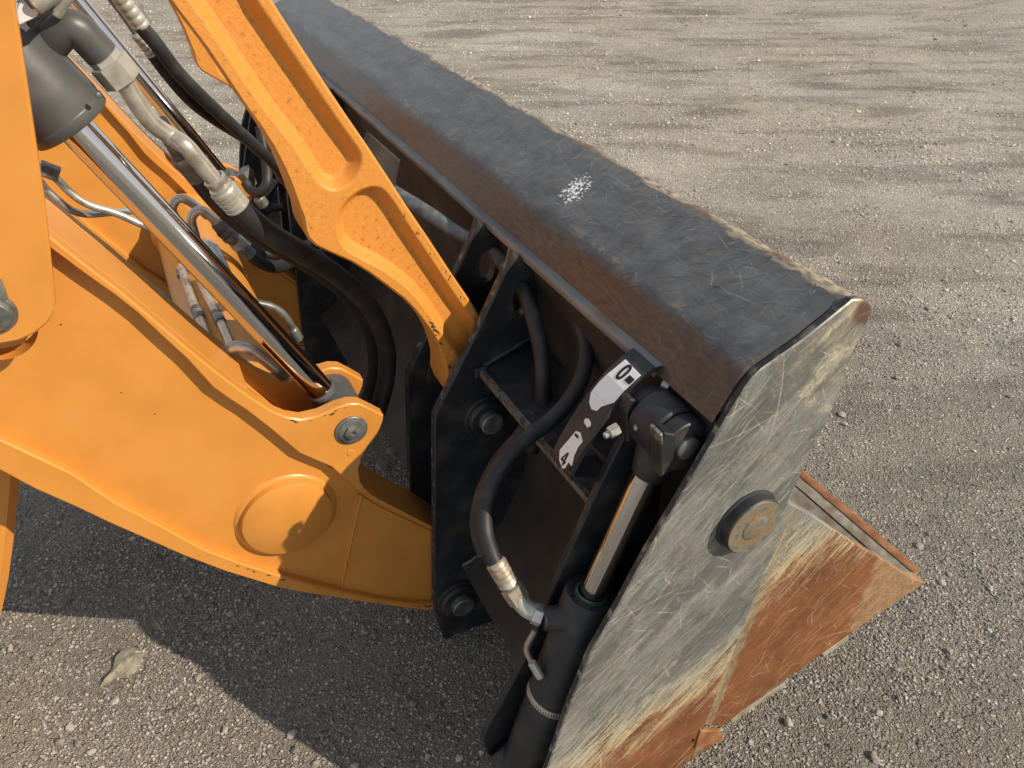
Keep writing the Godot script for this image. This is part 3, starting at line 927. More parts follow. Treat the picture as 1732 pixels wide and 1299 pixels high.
func indicator_scale(prof: PackedVector2Array, li: Node3D):
	var on := func(s: float, w: float, lift: float) -> Array:
		var q: Array = along(prof, s)
		var n := Vector3(q[1].y, -q[1].x, 0)
		return [v3(q[0], w) + n * lift, n]
	# flakes of the white scale: outlines in (distance along the strap, z)
	var n1 := prof[1].x
	var flakes := [
		[[0.036, -0.7245], [0.034, -0.768], [0.060, -0.770], [0.085, -0.773], [0.104, -0.772], [0.116, -0.764], [0.121, -0.752], [0.117, -0.741], [0.108, -0.739], [0.090, -0.7245], [0.062, -0.7245], [0.047, -0.7245]],
		[[0.134, -0.746], [0.138, -0.752], [0.143, -0.750], [0.145, -0.738], [0.139, -0.734], [0.135, -0.738]],
		[[0.158, -0.744], [0.162, -0.754], [0.182, -0.758], [0.204, -0.764], [0.216, -0.756], [0.222, -0.742], [0.214, -0.733], [0.205, -0.726], [0.190, -0.731], [0.176, -0.733], [0.165, -0.731]]]
	for f in flakes:
		mb()
		var c := Vector2.ZERO
		var poly := PackedVector2Array()
		for p in f: poly.append(Vector2(p[0], p[1]))
		var s0 := 0.0
		for k in prof.size() - 1:   # cut at the bends so that it lies on the strap
			var s1 := s0 + prof[k].distance_to(prof[k + 1])
			for piece in Geometry2D.intersect_polygons(poly, PackedVector2Array([Vector2(s0, -0.9), Vector2(s1, -0.9), Vector2(s1, -0.6), Vector2(s0, -0.6)])):
				var ids := Geometry2D.triangulate_polygon(piece)
				for t in range(0, ids.size(), 3):
					var A: Array = on.call(clampf(piece[ids[t]].x, s0 + 1e-5, s1 - 1e-5), piece[ids[t]].y, 0.0009)
					var B: Array = on.call(clampf(piece[ids[t + 1]].x, s0 + 1e-5, s1 - 1e-5), piece[ids[t + 1]].y, 0.0009)
					var C: Array = on.call(clampf(piece[ids[t + 2]].x, s0 + 1e-5, s1 - 1e-5), piece[ids[t + 2]].y, 0.0009)
					tri3(A[0], B[0], C[0], A[1], B[1], C[1])
			s0 = s1
		sub("scale_flake", M.white, li)
	for d in [["0", 0.050, -0.751, 0.030], ["4", 0.207, -0.747, 0.024]]:
		var tm := TextMesh.new()
		tm.text = d[0]
		tm.font_size = 32
		tm.pixel_size = d[3] / 24.0
		tm.depth = 0.0006
		var sf := SystemFont.new()
		sf.font_names = PackedStringArray(["Droid Sans"]); sf.font_weight = 700
		tm.font = sf
		var q: Array = along(prof, d[1])
		var n := Vector3(q[1].y, -q[1].x, 0)
		var o := MeshInstance3D.new()
		o.name = "digit_zero" if d[0] == "0" else "digit_four"
		o.mesh = tm
		o.material_override = M.ink
		var y := Vector3(-q[1].x, -q[1].y, 0)
		o.transform = Transform3D(Basis(y.cross(n), y, n).scaled_local(Vector3(0.72, 1.0, 1.0)), v3(q[0], d[2]) + n * 0.0013 - org)
		li.add_child(o, true)
	for s in [[0.052, -0.7325, 0.011, 0.013], [0.211, -0.731, 0.010, 0.009], [0.166, -0.747, 0.004, 0.010]]:
		mb()
		var pts := []
		for q in [[-0.5, -0.5], [0.5, -0.5], [0.5, 0.5], [-0.5, 0.5]]: pts.append(on.call(s[0] + q[0] * s[2], s[1] + q[1] * s[3], 0.0016))
		tri3(pts[0][0], pts[1][0], pts[2][0], pts[0][1], pts[1][1], pts[2][1]); tri3(pts[0][0], pts[2][0], pts[3][0], pts[0][1], pts[2][1], pts[3][1])
		sub("scale_mark", M.ink, li)

func build_jaw():
	var t := thing("bucket_jaw", "rusty clam jaw of the bucket with bare worn cutting edge pointing forward", "bucket jaw", Vector3(0.95, 0.0, -1.5))
	uvm = 1
	var jp := PackedVector2Array([Vector2(0.7699,0.7584),Vector2(0.8326,0.7027),Vector2(0.9638,0.579),Vector2(1.0779,0.4785),Vector2(1.1873,0.3756),Vector2(1.2336,0.3391),Vector2(1.2594,0.3202),Vector2(1.2325,0.3174),Vector2(1.1247,0.2871),Vector2(0.9784,0.2357),Vector2(0.8632,0.2001),Vector2(0.7556,0.1493),Vector2(0.7022,0.195),Vector2(0.725,0.5461),Vector2(0.7503,0.7102),Vector2(0.7584,0.7658)])
	mb(); plate(jp, -0.5895, -0.612, 0.0014)
	part("side_plate", M.plate, t)
	uvm = 0
	mb()
	plate(PackedVector2Array([Vector2(0.79, 0.75), Vector2(1.235, 0.36), Vector2(0.72, 0.18)]), -3.488, -2.55)
	part("side_plate", M.rust, t)
	var tip := Vector2(1.2601,0.3384)
	var back := Vector2(0.7547,0.1543)
	var dir := (back - tip).normalized()
	var nn := Vector2(dir.y, -dir.x)
	if nn.y < 0: nn = -nn
	mb()
	sheet(PackedVector2Array([tip + dir * 0.10 + nn * 0.003, tip + dir * 0.3, back + dir * 0.02, Vector2(0.62, 0.155), Vector2(0.595, 0.20), Vector2(0.572, 0.40)]), -0.613, -3.48, 0.012, 12)
	part("floor_plate", M.worn, t)
	# cutting edge: a thick bar with a stepped top
	mb()
	var b0 := tip + dir * 0.012
	plate(PackedVector2Array([tip - nn * 0.004, tip + nn * 0.002, b0 + nn * 0.009, tip + dir * 0.045 + nn * 0.011, tip + dir * 0.047 + nn * 0.005, tip + dir * 0.15 + nn * 0.005, tip + dir * 0.15 - nn * 0.016, tip + dir * 0.03 - nn * 0.016]), -0.6125, -3.48, 0.0015)
	var ce := part("cutting_edge", M.worn, t)
	mb()
	plate(PackedVector2Array([tip - nn * 0.0045, tip - dir * 0.0015 + nn * 0.0025, b0 + nn * 0.0105, tip + dir * 0.020 + nn * 0.0112, tip + dir * 0.020 + nn * 0.004]), -0.612, -3.481, 0.0005)
	sub("rusty_lip", M.rust, ce)
	mb()
	plate(PackedVector2Array([tip + dir * 0.049 + nn * 0.010, tip + dir * 0.052 + nn * 0.006, tip + dir * 0.12 + nn * 0.006, tip + dir * 0.118 + nn * 0.010]), -0.635, -3.45, 0.001)
	part("wear_strip", M.worn, t)
	for q in [[Vector2(0.7818,0.145), Vector2(0.9169,0.1846)], [Vector2(1.0059,0.2246), Vector2(1.0721,0.2478)]]:
		mb()
		plate(PackedVector2Array([q[0] - nn * 0.002, q[1] - nn * 0.002, q[1] - nn * 0.020, q[0] - nn * 0.020]), -0.596, -3.4, 0.002)
		part("wear_strip", M.worn, t)
	mb()
	plate(PackedVector2Array([Vector2(0.6904,0.1928),Vector2(0.7472,0.1508),Vector2(0.7651,0.105),Vector2(0.7405,0.1085),Vector2(0.6864,0.1327)]), -0.583, -0.592, 0.0015)
	part("corner_tab", M.rust, t)

func build_clam_cylinder():
	var t := thing("bucket_cylinder", "black hydraulic cylinder with chrome rod standing between bucket plates", "hydraulic cylinder", Vector3(0.42, 0.1, -0.665))
	var cap := Vector3(0.4633,0.6291,-0.665)
	var foot := Vector3(0.3315,0.1479,-0.665)
	var eye := Vector3(0.5687,0.9229,-0.668)
	var d := (cap - foot).normalized()
	mb()
	var l := (cap - foot).length()
	lathe(foot, cap - foot, [[-0.02, 0.0], [-0.02, 0.038], [0.0, 0.043], [l - 0.004, 0.043], [l, 0.041], [l, 0.030], [l - 0.004, 0.029], [l - 0.004, 0.018]], 40)
	var b := part("barrel", M.black, t)
	mb()
	lathe(cap, d, [[-0.004, 0.0285], [0.0005, 0.028], [0.0012, 0.0265], [-0.003, 0.026]], 36)
	sub("wiper_seal", M.seal, b)
	mb()
	lathe(cap, d, [[-0.004, 0.0255], [0.0022, 0.025], [0.003, 0.0235], [-0.002, 0.022]], 36)
	sub("gland_ring", M.dull, b)
	for k in 6:
		mb()
		var f := frame_of(d)
		var o := cap + (f.x * cos(TAU * k / 6.0 + 0.4) + f.y * sin(TAU * k / 6.0 + 0.4)) * 0.035
		rod(o - d * 0.004, o + d * 0.0006, 0.0024, 0.0003, 10)
		sub("pin_hole", M.ink, b)
	mb(); rod(cap - d * 0.02, eye - d * 0.02, 0.0205, 0.001, 32)
	part("rod", M.chrome, t)
	mb(); lathe(eye - d * 0.082, d, [[0.0, 0.0], [0.0, 0.024], [0.004, 0.027], [0.035, 0.031], [0.06, 0.034], [0.07, 0.0]], 32)
	part("rod_neck", M.black, t)
	# eye and the two clevis cheeks on one pin, along z
	var ze := Vector3(eye.x, eye.y, 0)
	mb(); rod(Vector3(eye.x, eye.y, -0.702), Vector3(eye.x, eye.y, -0.648), 0.0450, 0.003, 36)
	var ey := part("rod_eye", M.black, t)
	mb()
	var gn := Vector3(-0.82, 0.12, 0.3).normalized()
	var gp := Vector3(eye.x, eye.y, -0.681) + Vector3(-0.82, 0.12, 0).normalized() * 0.041
	lathe(gp, gn, [[0.0, 0.0055], [0.003, 0.0055], [0.003, 0.0035], [0.006, 0.0032], [0.008, 0.0016], [0.0085, 0.0]], 10)
	sub("grease_nipple", M.zinc, ey)
	var e2 := Vector2(eye.x, eye.y)
	for q in [[-0.704, -0.724], [-0.621, -0.646]]:
		var o := PackedVector2Array()
		for k in 25: o.append(e2 + Vector2.from_angle(lerpf(-2.1, 2.25, k / 24.0)) * 0.041)
		o.append(e2 + Vector2(-0.042, 0.040)); o.append(e2 + Vector2(-0.047, 0.022)); o.append(e2 + Vector2(-0.038, -0.040))
		mb(); plate(o, q[1], q[0], 0.002) if q[1] > q[0] else plate(o, q[0], q[1], 0.002)
		var ck := part("clevis_cheek", M.black, t)
		if q[0] > -0.66:
			mb(); box(v3(e2, -0.6335) + Vector3(-0.0455, 0.030, 0), Vector3(0.005, 0.020, 0.0262), Basis(Vector3(0, 0, 1), 0.2), 0.002)
			sub("worn_corner", M.edge, ck)
	mb(); lathe(Vector3(eye.x, eye.y, -0.622), Vector3(0, 0, 1), [[0.0, 0.018], [0.005, 0.018], [0.008, 0.015], [0.010, 0.0]], 28)
	part("pin", M.dull, t)
	mb(); hexnut(Vector3(0.5014,0.9306,-0.69), Vector3(0.4863,0.9265,-0.69), 0.0095)
	var kn := part("bolt", M.zinc, t)
	mb(); rod(Vector3(0.4901,0.9272,-0.69), Vector3(0.4788,0.9238,-0.69), 0.005, 0.001, 12)
	sub("bolt_end", M.zinc, kn)
	mb(); hexnut(Vector3(0.5879,0.9648,-0.715), Vector3(0.5935,0.9622,-0.705), 0.007)
	part("bolt", M.zinc, t)
	# hose port on the barrel
	mb()
	var pa := Vector3(0.4278,0.5894,-0.665)
	var pc := Vector3(0.3878,0.5917,-0.68)
	lathe(pa, pc - pa, [[0.0, 0.023], [(pc - pa).length() * 0.6, 0.020], [(pc - pa).length(), 0.019], [(pc - pa).length(), 0.0]], 24)
	part("port_boss", M.black, t)
	mb(); rod(Vector3(0.322,0.221,-0.711), Vector3(0.3363,0.2028,-0.68), 0.030, 0.003, 28)
	var lp := part("foot_boss", M.black, t)
	# worm clamp round the barrel
	var cpos := foot + d * (foot.distance_to(cap) * 0.52)
	var c := thing("hose_clamp", "narrow steel worm clamp strapped round the black cylinder", "hose clamp", cpos)
	mb(); lathe(cpos - d * 0.005, (d + Vector3(0.16, 0.04, 0.05)).normalized(), [[-0.001, 0.043], [-0.001, 0.0452], [0.011, 0.0452], [0.011, 0.043]], 36)
	var band := part("band", M.zinc, c)
	var f2 := frame_of(d)
	for k in 60:
		var r := f2.x * cos(TAU * k / 60.0) + f2.y * sin(TAU * k / 60.0)
		if r.z < -0.1: continue
		mb(); box(cpos + d * 0.0005 + r * 0.0452 + (Vector3(0.12, -0.05, 0.05) * 0.005), Vector3(0.0014, 0.0065, 0.001), Basis(d.cross(r), d, r), 0.0002)
		sub("band_slot", M.ink, band)
	mb(); rod(Vector3(0.363,0.5033,-0.672), Vector3(0.3721,0.478,-0.655), 0.0075, 0.0015, 16)
	part("worm_housing", M.zinc, c)
	mb()
	tube(smooth3([Vector3(0.386,0.5332,-0.705),Vector3(0.3759,0.5153,-0.704),Vector3(0.3674,0.5032,-0.7),Vector3(0.368,0.4899,-0.69),Vector3(0.3697,0.4842,-0.676)], 5), 0.005, 8)
	part("loose_end", M.brass, c)

func build_arms():
	var t := thing("lift_boom", "near orange loader arm with shaded tip between the black hinge plates", "loader boom", Vector3(0.1, 0.0, -1.2), "loader booms")
	var lower := PackedVector2Array([Vector2(0.3578,0.0839),Vector2(0.3326,0.0934),Vector2(0.2607,0.1502),Vector2(0.1895,0.2075),Vector2(0.1291,0.2597),Vector2(0.0773,0.3007),Vector2(0.0286,0.3429),Vector2(-0.0578,0.4348),Vector2(-0.1185,0.5093),Vector2(-0.1706,0.5806),Vector2(-0.211,0.6357),Vector2(-0.2481,0.6897),Vector2(-0.2901,0.747),Vector2(-0.3226,0.8002),Vector2(-0.3544,0.8457),Vector2(-0.3929,0.9048),Vector2(-0.5256,1.1111)])
	var web := lower.duplicate()
	web.append_array(PackedVector2Array([Vector2(-0.3716,1.4382),Vector2(-0.246,1.2913),Vector2(-0.2167,1.2319),Vector2(-0.1442,1.1464),Vector2(-0.0864,1.057),Vector2(-0.0435,0.9783),Vector2(0.0114,0.8624),Vector2(0.0532,0.7994),Vector2(0.1259,0.675),Vector2(0.2218,0.5455),Vector2(0.2598,0.4839),Vector2(0.3187,0.4138),Vector2(0.3732,0.3514),Vector2(0.4156,0.2902),Vector2(0.4044,0.0582)]))
	mb(); plate(web, ZW, -1.178, 0.001)
	var wb := part("web_plate", M.paint, t)
	mb(); plate(web, -1.262, -1.275, 0.001)
	part("web_plate", M.paint, t)
	# doubler on the tip, its edge a visible seam
	mb(); plate(PackedVector2Array([Vector2(0.2182,0.5237),Vector2(0.2574,0.4707),Vector2(0.3167,0.4031),Vector2(0.3714,0.342),Vector2(0.4186,0.2859),Vector2(0.4081,0.064),Vector2(0.3576,0.0984),Vector2(0.2617,0.1718),Vector2(0.1912,0.23),Vector2(0.1486,0.2644),Vector2(0.1821,0.3932)]), -1.1615, -1.166, 0.0008)
	part("tip_plate", M.paint, t)
	mb(); tube(smooth3([Vector3(0.2269,0.5136,-1.162),Vector3(0.2071,0.4517,-1.162),Vector3(0.1813,0.3665,-1.162),Vector3(0.1542,0.277,-1.162)], 5), 0.0028, 8)
	part("weld_bead", M.paint, t)
	# top of the tip
	mb()
	var tt := PackedVector2Array([Vector2(0.416,0.2978),Vector2(0.3735,0.3568),Vector2(0.3192,0.4206),Vector2(0.2605,0.4904),Vector2(0.2234,0.5385)])
	sheet(tt, -1.160, -1.278, 0.008, 1)
	part("tip_cover", M.paint, t)
	# lower flange: a rounded bar along the web's lower edge
	var lf := PackedVector2Array([Vector2(-0.5016,1.1541),Vector2(-0.37,0.9606),Vector2(-0.3324,0.9044),Vector2(-0.3014,0.8608),Vector2(-0.268,0.8155),Vector2(-0.2319,0.7656),Vector2(-0.1901,0.6836),Vector2(-0.1379,0.6051),Vector2(-0.0812,0.5142),Vector2(-0.0296,0.4531),Vector2(0.0239,0.3953),Vector2(0.085,0.3333),Vector2(0.1352,0.2864),Vector2(0.226,0.2064),Vector2(0.306,0.1486),Vector2(0.3529,0.123),Vector2(0.3544,0.0984),Vector2(0.3282,0.1107),Vector2(0.2569,0.1649),Vector2(0.1864,0.2198),Vector2(0.1262,0.268),Vector2(0.0749,0.3087),Vector2(0.0268,0.3508),Vector2(-0.0586,0.4422),Vector2(-0.1187,0.5162),Vector2(-0.1701,0.587),Vector2(-0.2101,0.6418),Vector2(-0.2467,0.6954),Vector2(-0.2882,0.7523),Vector2(-0.3203,0.8051),Vector2(-0.3513,0.8514),Vector2(-0.3893,0.9099),Vector2(-0.5199,1.1152)])
	mb(); plate(lf, -1.148, -1.292, 0.0028)
	part("lower_flange", M.paint, t)
	# upper flange with the lug plates
	var lug := PackedVector2Array([Vector2(-0.3615,1.4477),Vector2(-0.2383,1.3053),Vector2(-0.2082,1.2513),Vector2(-0.1715,1.2037),Vector2(-0.1397,1.1607),Vector2(-0.1116,1.1147),Vector2(-0.0803,1.0662),Vector2(-0.0525,1.0176),Vector2(-0.023,0.9645),Vector2(0.0037,0.918),Vector2(0.0297,0.8754),Vector2(0.0501,0.8437),Vector2(0.067,0.8197),Vector2(0.092,0.786),Vector2(0.1133,0.7657),Vector2(0.1374,0.7522),Vector2(0.1693,0.7507),Vector2(0.1872,0.7542),Vector2(0.2041,0.758),Vector2(0.2263,0.7588),Vector2(0.2456,0.7525),Vector2(0.2691,0.7296),Vector2(0.2869,0.711),Vector2(0.2845,0.6991),Vector2(0.2723,0.6717),Vector2(0.2616,0.6594),Vector2(0.2484,0.6466),Vector2(0.2341,0.625),Vector2(0.2251,0.5982),Vector2(0.2252,0.5687),Vector2(0.2321,0.5453),Vector2(0.2448,0.5272),Vector2(0.2173,0.5434),Vector2(0.1738,0.6257),Vector2(0.1214,0.6791),Vector2(0.0839,0.7465),Vector2(0.0498,0.8026),Vector2(0.0284,0.8322),Vector2(0.0082,0.8629),Vector2(-0.0184,0.9278),Vector2(-0.0451,0.9801),Vector2(-0.066,1.023),Vector2(-0.0873,1.0581),Vector2(-0.117,1.1012),Vector2(-0.1449,1.1442),Vector2(-0.1769,1.1874),Vector2(-0.2137,1.2359),Vector2(-0.2439,1.2903),Vector2(-0.3672,1.4357)])
	mb(); plate(lug, -1.143, -1.170, 0.0025)
	part("lug", M.paint, t)
	mb(); plate(lug, -1.273, -1.302, 0.0025)
	part("lug", M.paint, t)
	var band := PackedVector2Array([Vector2(-0.3615,1.4477),Vector2(-0.2383,1.3053),Vector2(-0.2082,1.2513),Vector2(-0.1715,1.2037),Vector2(-0.1397,1.1607),Vector2(-0.1116,1.1147),Vector2(-0.0803,1.0662),Vector2(-0.0525,1.0176),Vector2(-0.023,0.9645),Vector2(0.0037,0.918),Vector2(0.0297,0.8754),Vector2(0.0501,0.8437),Vector2(0.0623,0.8262),Vector2(0.0508,0.8074),Vector2(0.0289,0.8345),Vector2(0.0087,0.8652),Vector2(-0.0179,0.9299),Vector2(-0.0446,0.9821),Vector2(-0.0655,1.0249),Vector2(-0.0868,1.06),Vector2(-0.1165,1.1029),Vector2(-0.1443,1.1459),Vector2(-0.1764,1.189),Vector2(-0.2132,1.2374),Vector2(-0.2434,1.2917),Vector2(-0.3666,1.4368)])
	mb(); plate(band, -1.1705, -1.2725, 0.0005)
	part("upper_flange", M.paint, t)
	# round boss on the web
	mb()
	lathe(Vector3(0.0769,0.5212,-1.165), Vector3(0, 0, 1), [[-0.002, 0.1005], [0.001, 0.099], [0.003, 0.0945], [0.0045, 0.0925], [0.0045, 0.0885], [0.016, 0.0865], [0.0175, 0.0845], [0.0175, 0.0]], 64)
	part("round_cover", M.paint, t)
	# pin in the lugs
	mb()
	var pn := Vector3(0.2222,0.6994,-1.143)
	lathe(pn, Vector3(0, 0, 1), [[0.0, 0.031], [0.003, 0.031], [0.0045, 0.0295], [0.005, 0.026], [0.007, 0.025], [0.008, 0.022], [0.008, 0.0]], 32)
	var pw := part("pin_washer", M.dull, t)
	mb(); lathe(pn, Vector3(0, 0, 1), [[0.007, 0.0165], [0.0125, 0.0155], [0.0135, 0.013], [0.0135, 0.006], [0.010, 0.0045], [0.010, 0.0]], 6, true, 0.3)
	sub("bolt_head", M.dull, pw)
	mb(); rod(Vector3(pn.x, pn.y, -1.146), Vector3(pn.x, pn.y, -1.304), 0.02)
	part("lug_pin", M.dull, t)
	# short weld knob on the web
	mb(); lathe(Vector3(0.2144,0.6458,-1.143), Vector3(0, 0, 1), [[-0.001, 0.008], [0.0012, 0.0065], [0.0016, 0.0]], 14)
	part("plug_weld", M.paint, t)
	for q in [Vector2(-0.1253,0.8813), Vector2(-0.0887,0.8263), Vector2(-0.1699,1.0189), Vector2(0.1069,0.4514), Vector2(0.2504,0.3944), Vector2(0.2616,0.3061)]:
		mb(); face(circle(q, rng.randf_range(0.0009, 0.0022), rng.randf_range(0.0008, 0.0016), 7), [], -1.1612 if q.x > 0.2 else -1.1648, 1.0)
		part("paint_chip", M.chip, t)
	var seed_chip := [[lug, 14, 19, -1.1428], [lf, 9, 14, -1.1478], [lf, 14, 15, -1.1478]]
	for q in seed_chip:
		var e: PackedVector2Array = q[0]
		for i in (8 if q[1] == 14 and e == lug else 10):
			var k := rng.randi_range(q[1], q[2] - 1)
			var p := e[k].lerp(e[k + 1], rng.randf())
			var dd := (e[k + 1] - e[k]).normalized()
			var inn := Vector2(dd.y, -dd.x) if ccw(e) != e else Vector2(-dd.y, dd.x)
			p += inn * rng.randf_range(0.004, 0.010) * (1.0 if e == lug else 1.0)
			var sz := rng.randf_range(0.0008, 0.0024)
			var poly := PackedVector2Array()
			for n in 7: poly.append(p + Vector2.from_angle(TAU * n / 7.0) * sz * rng.randf_range(0.4, 1.2) + dd * sz * 1.6 * cos(TAU * n / 7.0))
			if not Geometry2D.is_point_in_polygon(p, e): continue
			mb(); face(ccw(poly), [], q[3] + 0.0002, 1.0)
			part("paint_chip", M.chip, t)
	dup(t, Vector3(0, 0, FAR), "far orange loader arm beyond the crossing tube")
	# tube that joins the arms
	var c := thing("cross_tube", "orange round tube joining the two loader arms behind the chrome rod", "cross tube", Vector3(0.05, 0.6, -1.6))
	mb()
	var ax := Vector2(0.075, 0.62)
	lathe(Vector3(ax.x, ax.y, -1.277), Vector3(0, 0, -1), [[0.0, 0.0], [0.0, 0.098], [0.002, 0.10], [1.15, 0.10]], 48)
	part("tube", M.paint, c)
	mb()
	lathe(Vector3(ax.x, ax.y, -2.37), Vector3(0, 0, -1), [[0.0, 0.101], [0.02, 0.107], [0.032, 0.113], [0.06, 0.113], [0.062, 0.10]], 48)
	part("weld_collar", M.paint, c)

func pocket(rim: PackedVector2Array, z: float, depth: float, slope: float):   # a cast recess: rounded rim, sloping wall, filleted floor
	var rows := []
	for q in [[0.0, 0.0], [0.10, 0.03], [0.2, 0.10], [0.45, 0.45], [0.70, 0.80], [0.86, 0.95], [1.0, 1.0]]:
		rows.append([inset(rim, slope * q[0]), z - depth * q[1]])
	for i in rows.size() - 1: ring(rows[i][0], rows[i][1], rows[i + 1][0], rows[i + 1][1], true, -1.0)
	var fl: PackedVector2Array = rows[rows.size() - 1][0]
	face(fl, [], rows[rows.size() - 1][1], 1.0)

func build_levers():
	var t := thing("tilt_lever", "near orange cast lever with two sunken pockets leaning against the bucket", "tilt lever", Vector3(0.43, 0.6, -1.2), "cast tilt levers")
	var lft := PackedVector2Array([Vector2(0.0011,1.6316),Vector2(0.0465,1.5129),Vector2(0.0657,1.471),Vector2(0.0808,1.4334),Vector2(0.0962,1.4037),Vector2(0.1119,1.3741),Vector2(0.1286,1.3369),Vector2(0.1472,1.2944),Vector2(0.1621,1.2643),Vector2(0.1763,1.2305),Vector2(0.1858,1.1997),Vector2(0.1925,1.171),Vector2(0.1982,1.1387),Vector2(0.2028,1.1153),Vector2(0.2028,1.0914),Vector2(0.2056,1.0786),Vector2(0.2157,1.0631),Vector2(0.2386,1.0457),Vector2(0.2697,1.023),Vector2(0.2984,0.9956),Vector2(0.3279,0.9626),Vector2(0.3537,0.9329),Vector2(0.3717,0.9066),Vector2(0.3898,0.8733),Vector2(0.4043,0.8439),Vector2(0.4146,0.8175),Vector2(0.4224,0.7857),Vector2(0.427,0.7554),Vector2(0.424,0.7224),Vector2(0.4301,0.6945)])
	var rgt := PackedVector2Array([Vector2(0.4805,0.6633),Vector2(0.5246,0.7519),Vector2(0.5086,0.845),Vector2(0.4821,0.8992),Vector2(0.4514,0.9565),Vector2(0.411,1.0352),Vector2(0.3737,1.1054),Vector2(0.3462,1.1602),Vector2(0.3196,1.2118),Vector2(0.2943,1.2584),Vector2(0.2707,1.3031),Vector2(0.239,1.3658),Vector2(0.2101,1.4247),Vector2(0.1905,1.4645),Vector2(0.1726,1.5052),Vector2(0.1167,1.6332)])
	var o := lft.duplicate()
	o.append_array(rgt)
	var p1 := ccw(smooth2(PackedVector2Array([Vector2(0.0802,1.4735),Vector2(0.1028,1.432),Vector2(0.1356,1.363),Vector2(0.1694,1.29),Vector2(0.2031,1.2293),Vector2(0.2284,1.1735),Vector2(0.24,1.1574),Vector2(0.2547,1.1482),Vector2(0.2718,1.1482),Vector2(0.2912,1.1575),Vector2(0.3059,1.1763),Vector2(0.311,1.1954),Vector2(0.3055,1.2129),Vector2(0.285,1.2499),Vector2(0.2678,1.2824),Vector2(0.2305,1.3541),Vector2(0.1944,1.4244),Vector2(0.1723,1.4675)]), 3, true))
	var p2 := ccw(smooth2(PackedVector2Array([Vector2(0.2624,1.1203),Vector2(0.28,1.137),Vector2(0.3025,1.1469),Vector2(0.3242,1.1482),Vector2(0.3411,1.1384),Vector2(0.3586,1.1091),Vector2(0.3807,1.063),Vector2(0.4151,0.9961),Vector2(0.4533,0.921),Vector2(0.481,0.869),Vector2(0.5078,0.8092),Vector2(0.5031,0.7721),Vector2(0.4833,0.7499),Vector2(0.461,0.7634),Vector2(0.4404,0.8009),Vector2(0.4187,0.8465),Vector2(0.3938,0.8974),Vector2(0.3637,0.9471),Vector2(0.3244,0.992),Vector2(0.2861,1.0238),Vector2(0.2625,1.0461),Vector2(0.2526,1.0692),Vector2(0.2535,1.0978)]), 3, true))
	mb()
	var oc := ccw(o)
	var i1 := inset(oc, 0.004)
	face(i1, [p1, p2], ZW - 0.003, 1.0)
	face(i1, [], -1.258, -1.0)
	ring(oc, ZW - 0.008, i1, ZW - 0.003, true); ring(oc, -1.254, i1, -1.258); ring(oc, ZW - 0.008, oc, -1.254)
	pocket(p1, ZW - 0.003, 0.021, 0.021)
	pocket(p2, ZW - 0.003, 0.021, 0.019)
	part("casting", M.cast, t)
	# chips in the paint along the edge
	for i in 34:
		var e: PackedVector2Array = rgt if i < 20 else lft
		var k := rng.randi_range(2, 5) if i < 20 else rng.randi_range(23, 27)
		if i >= 12 and i < 20: k = rng.randi_range(1, 2)
		var f := rng.randf()
		var p: Vector2 = e[k].lerp(e[k + 1], f)
		var dd: Vector2 = (e[k + 1] - e[k]).normalized()
		var inn := Vector2(-dd.y, dd.x)
		if i < 20 and inn.x > 0: inn = -inn
		if i >= 20 and inn.x < 0: inn = -inn
		p += inn * rng.randf_range(0.005, 0.013)
		var sz := rng.randf_range(0.0012, 0.0036)
		var a := rng.randf() * TAU
		var poly := PackedVector2Array()
		for q in 7: poly.append(p + (Vector2.from_angle(TAU * q / 7.0 + a) * sz * rng.randf_range(0.5, 1.2)) + dd * sz * 1.1 * cos(TAU * q / 7.0 + a))
		if i < 8:
			poly = PackedVector2Array()
			for q in 7: poly.append(p + (Vector2.from_angle(TAU * q / 7.0 + a) * sz * rng.randf_range(0.5, 1.2)) + inn * sz * 1.6 * cos(TAU * q / 7.0 + a))
		mb(); face(ccw(poly), [], ZW - 0.0026, 1.0)
		part("paint_chip", M.chip, t)
	dup(t, Vector3(0, 0, FAR), "far orange cast lever partly hidden behind the near one")

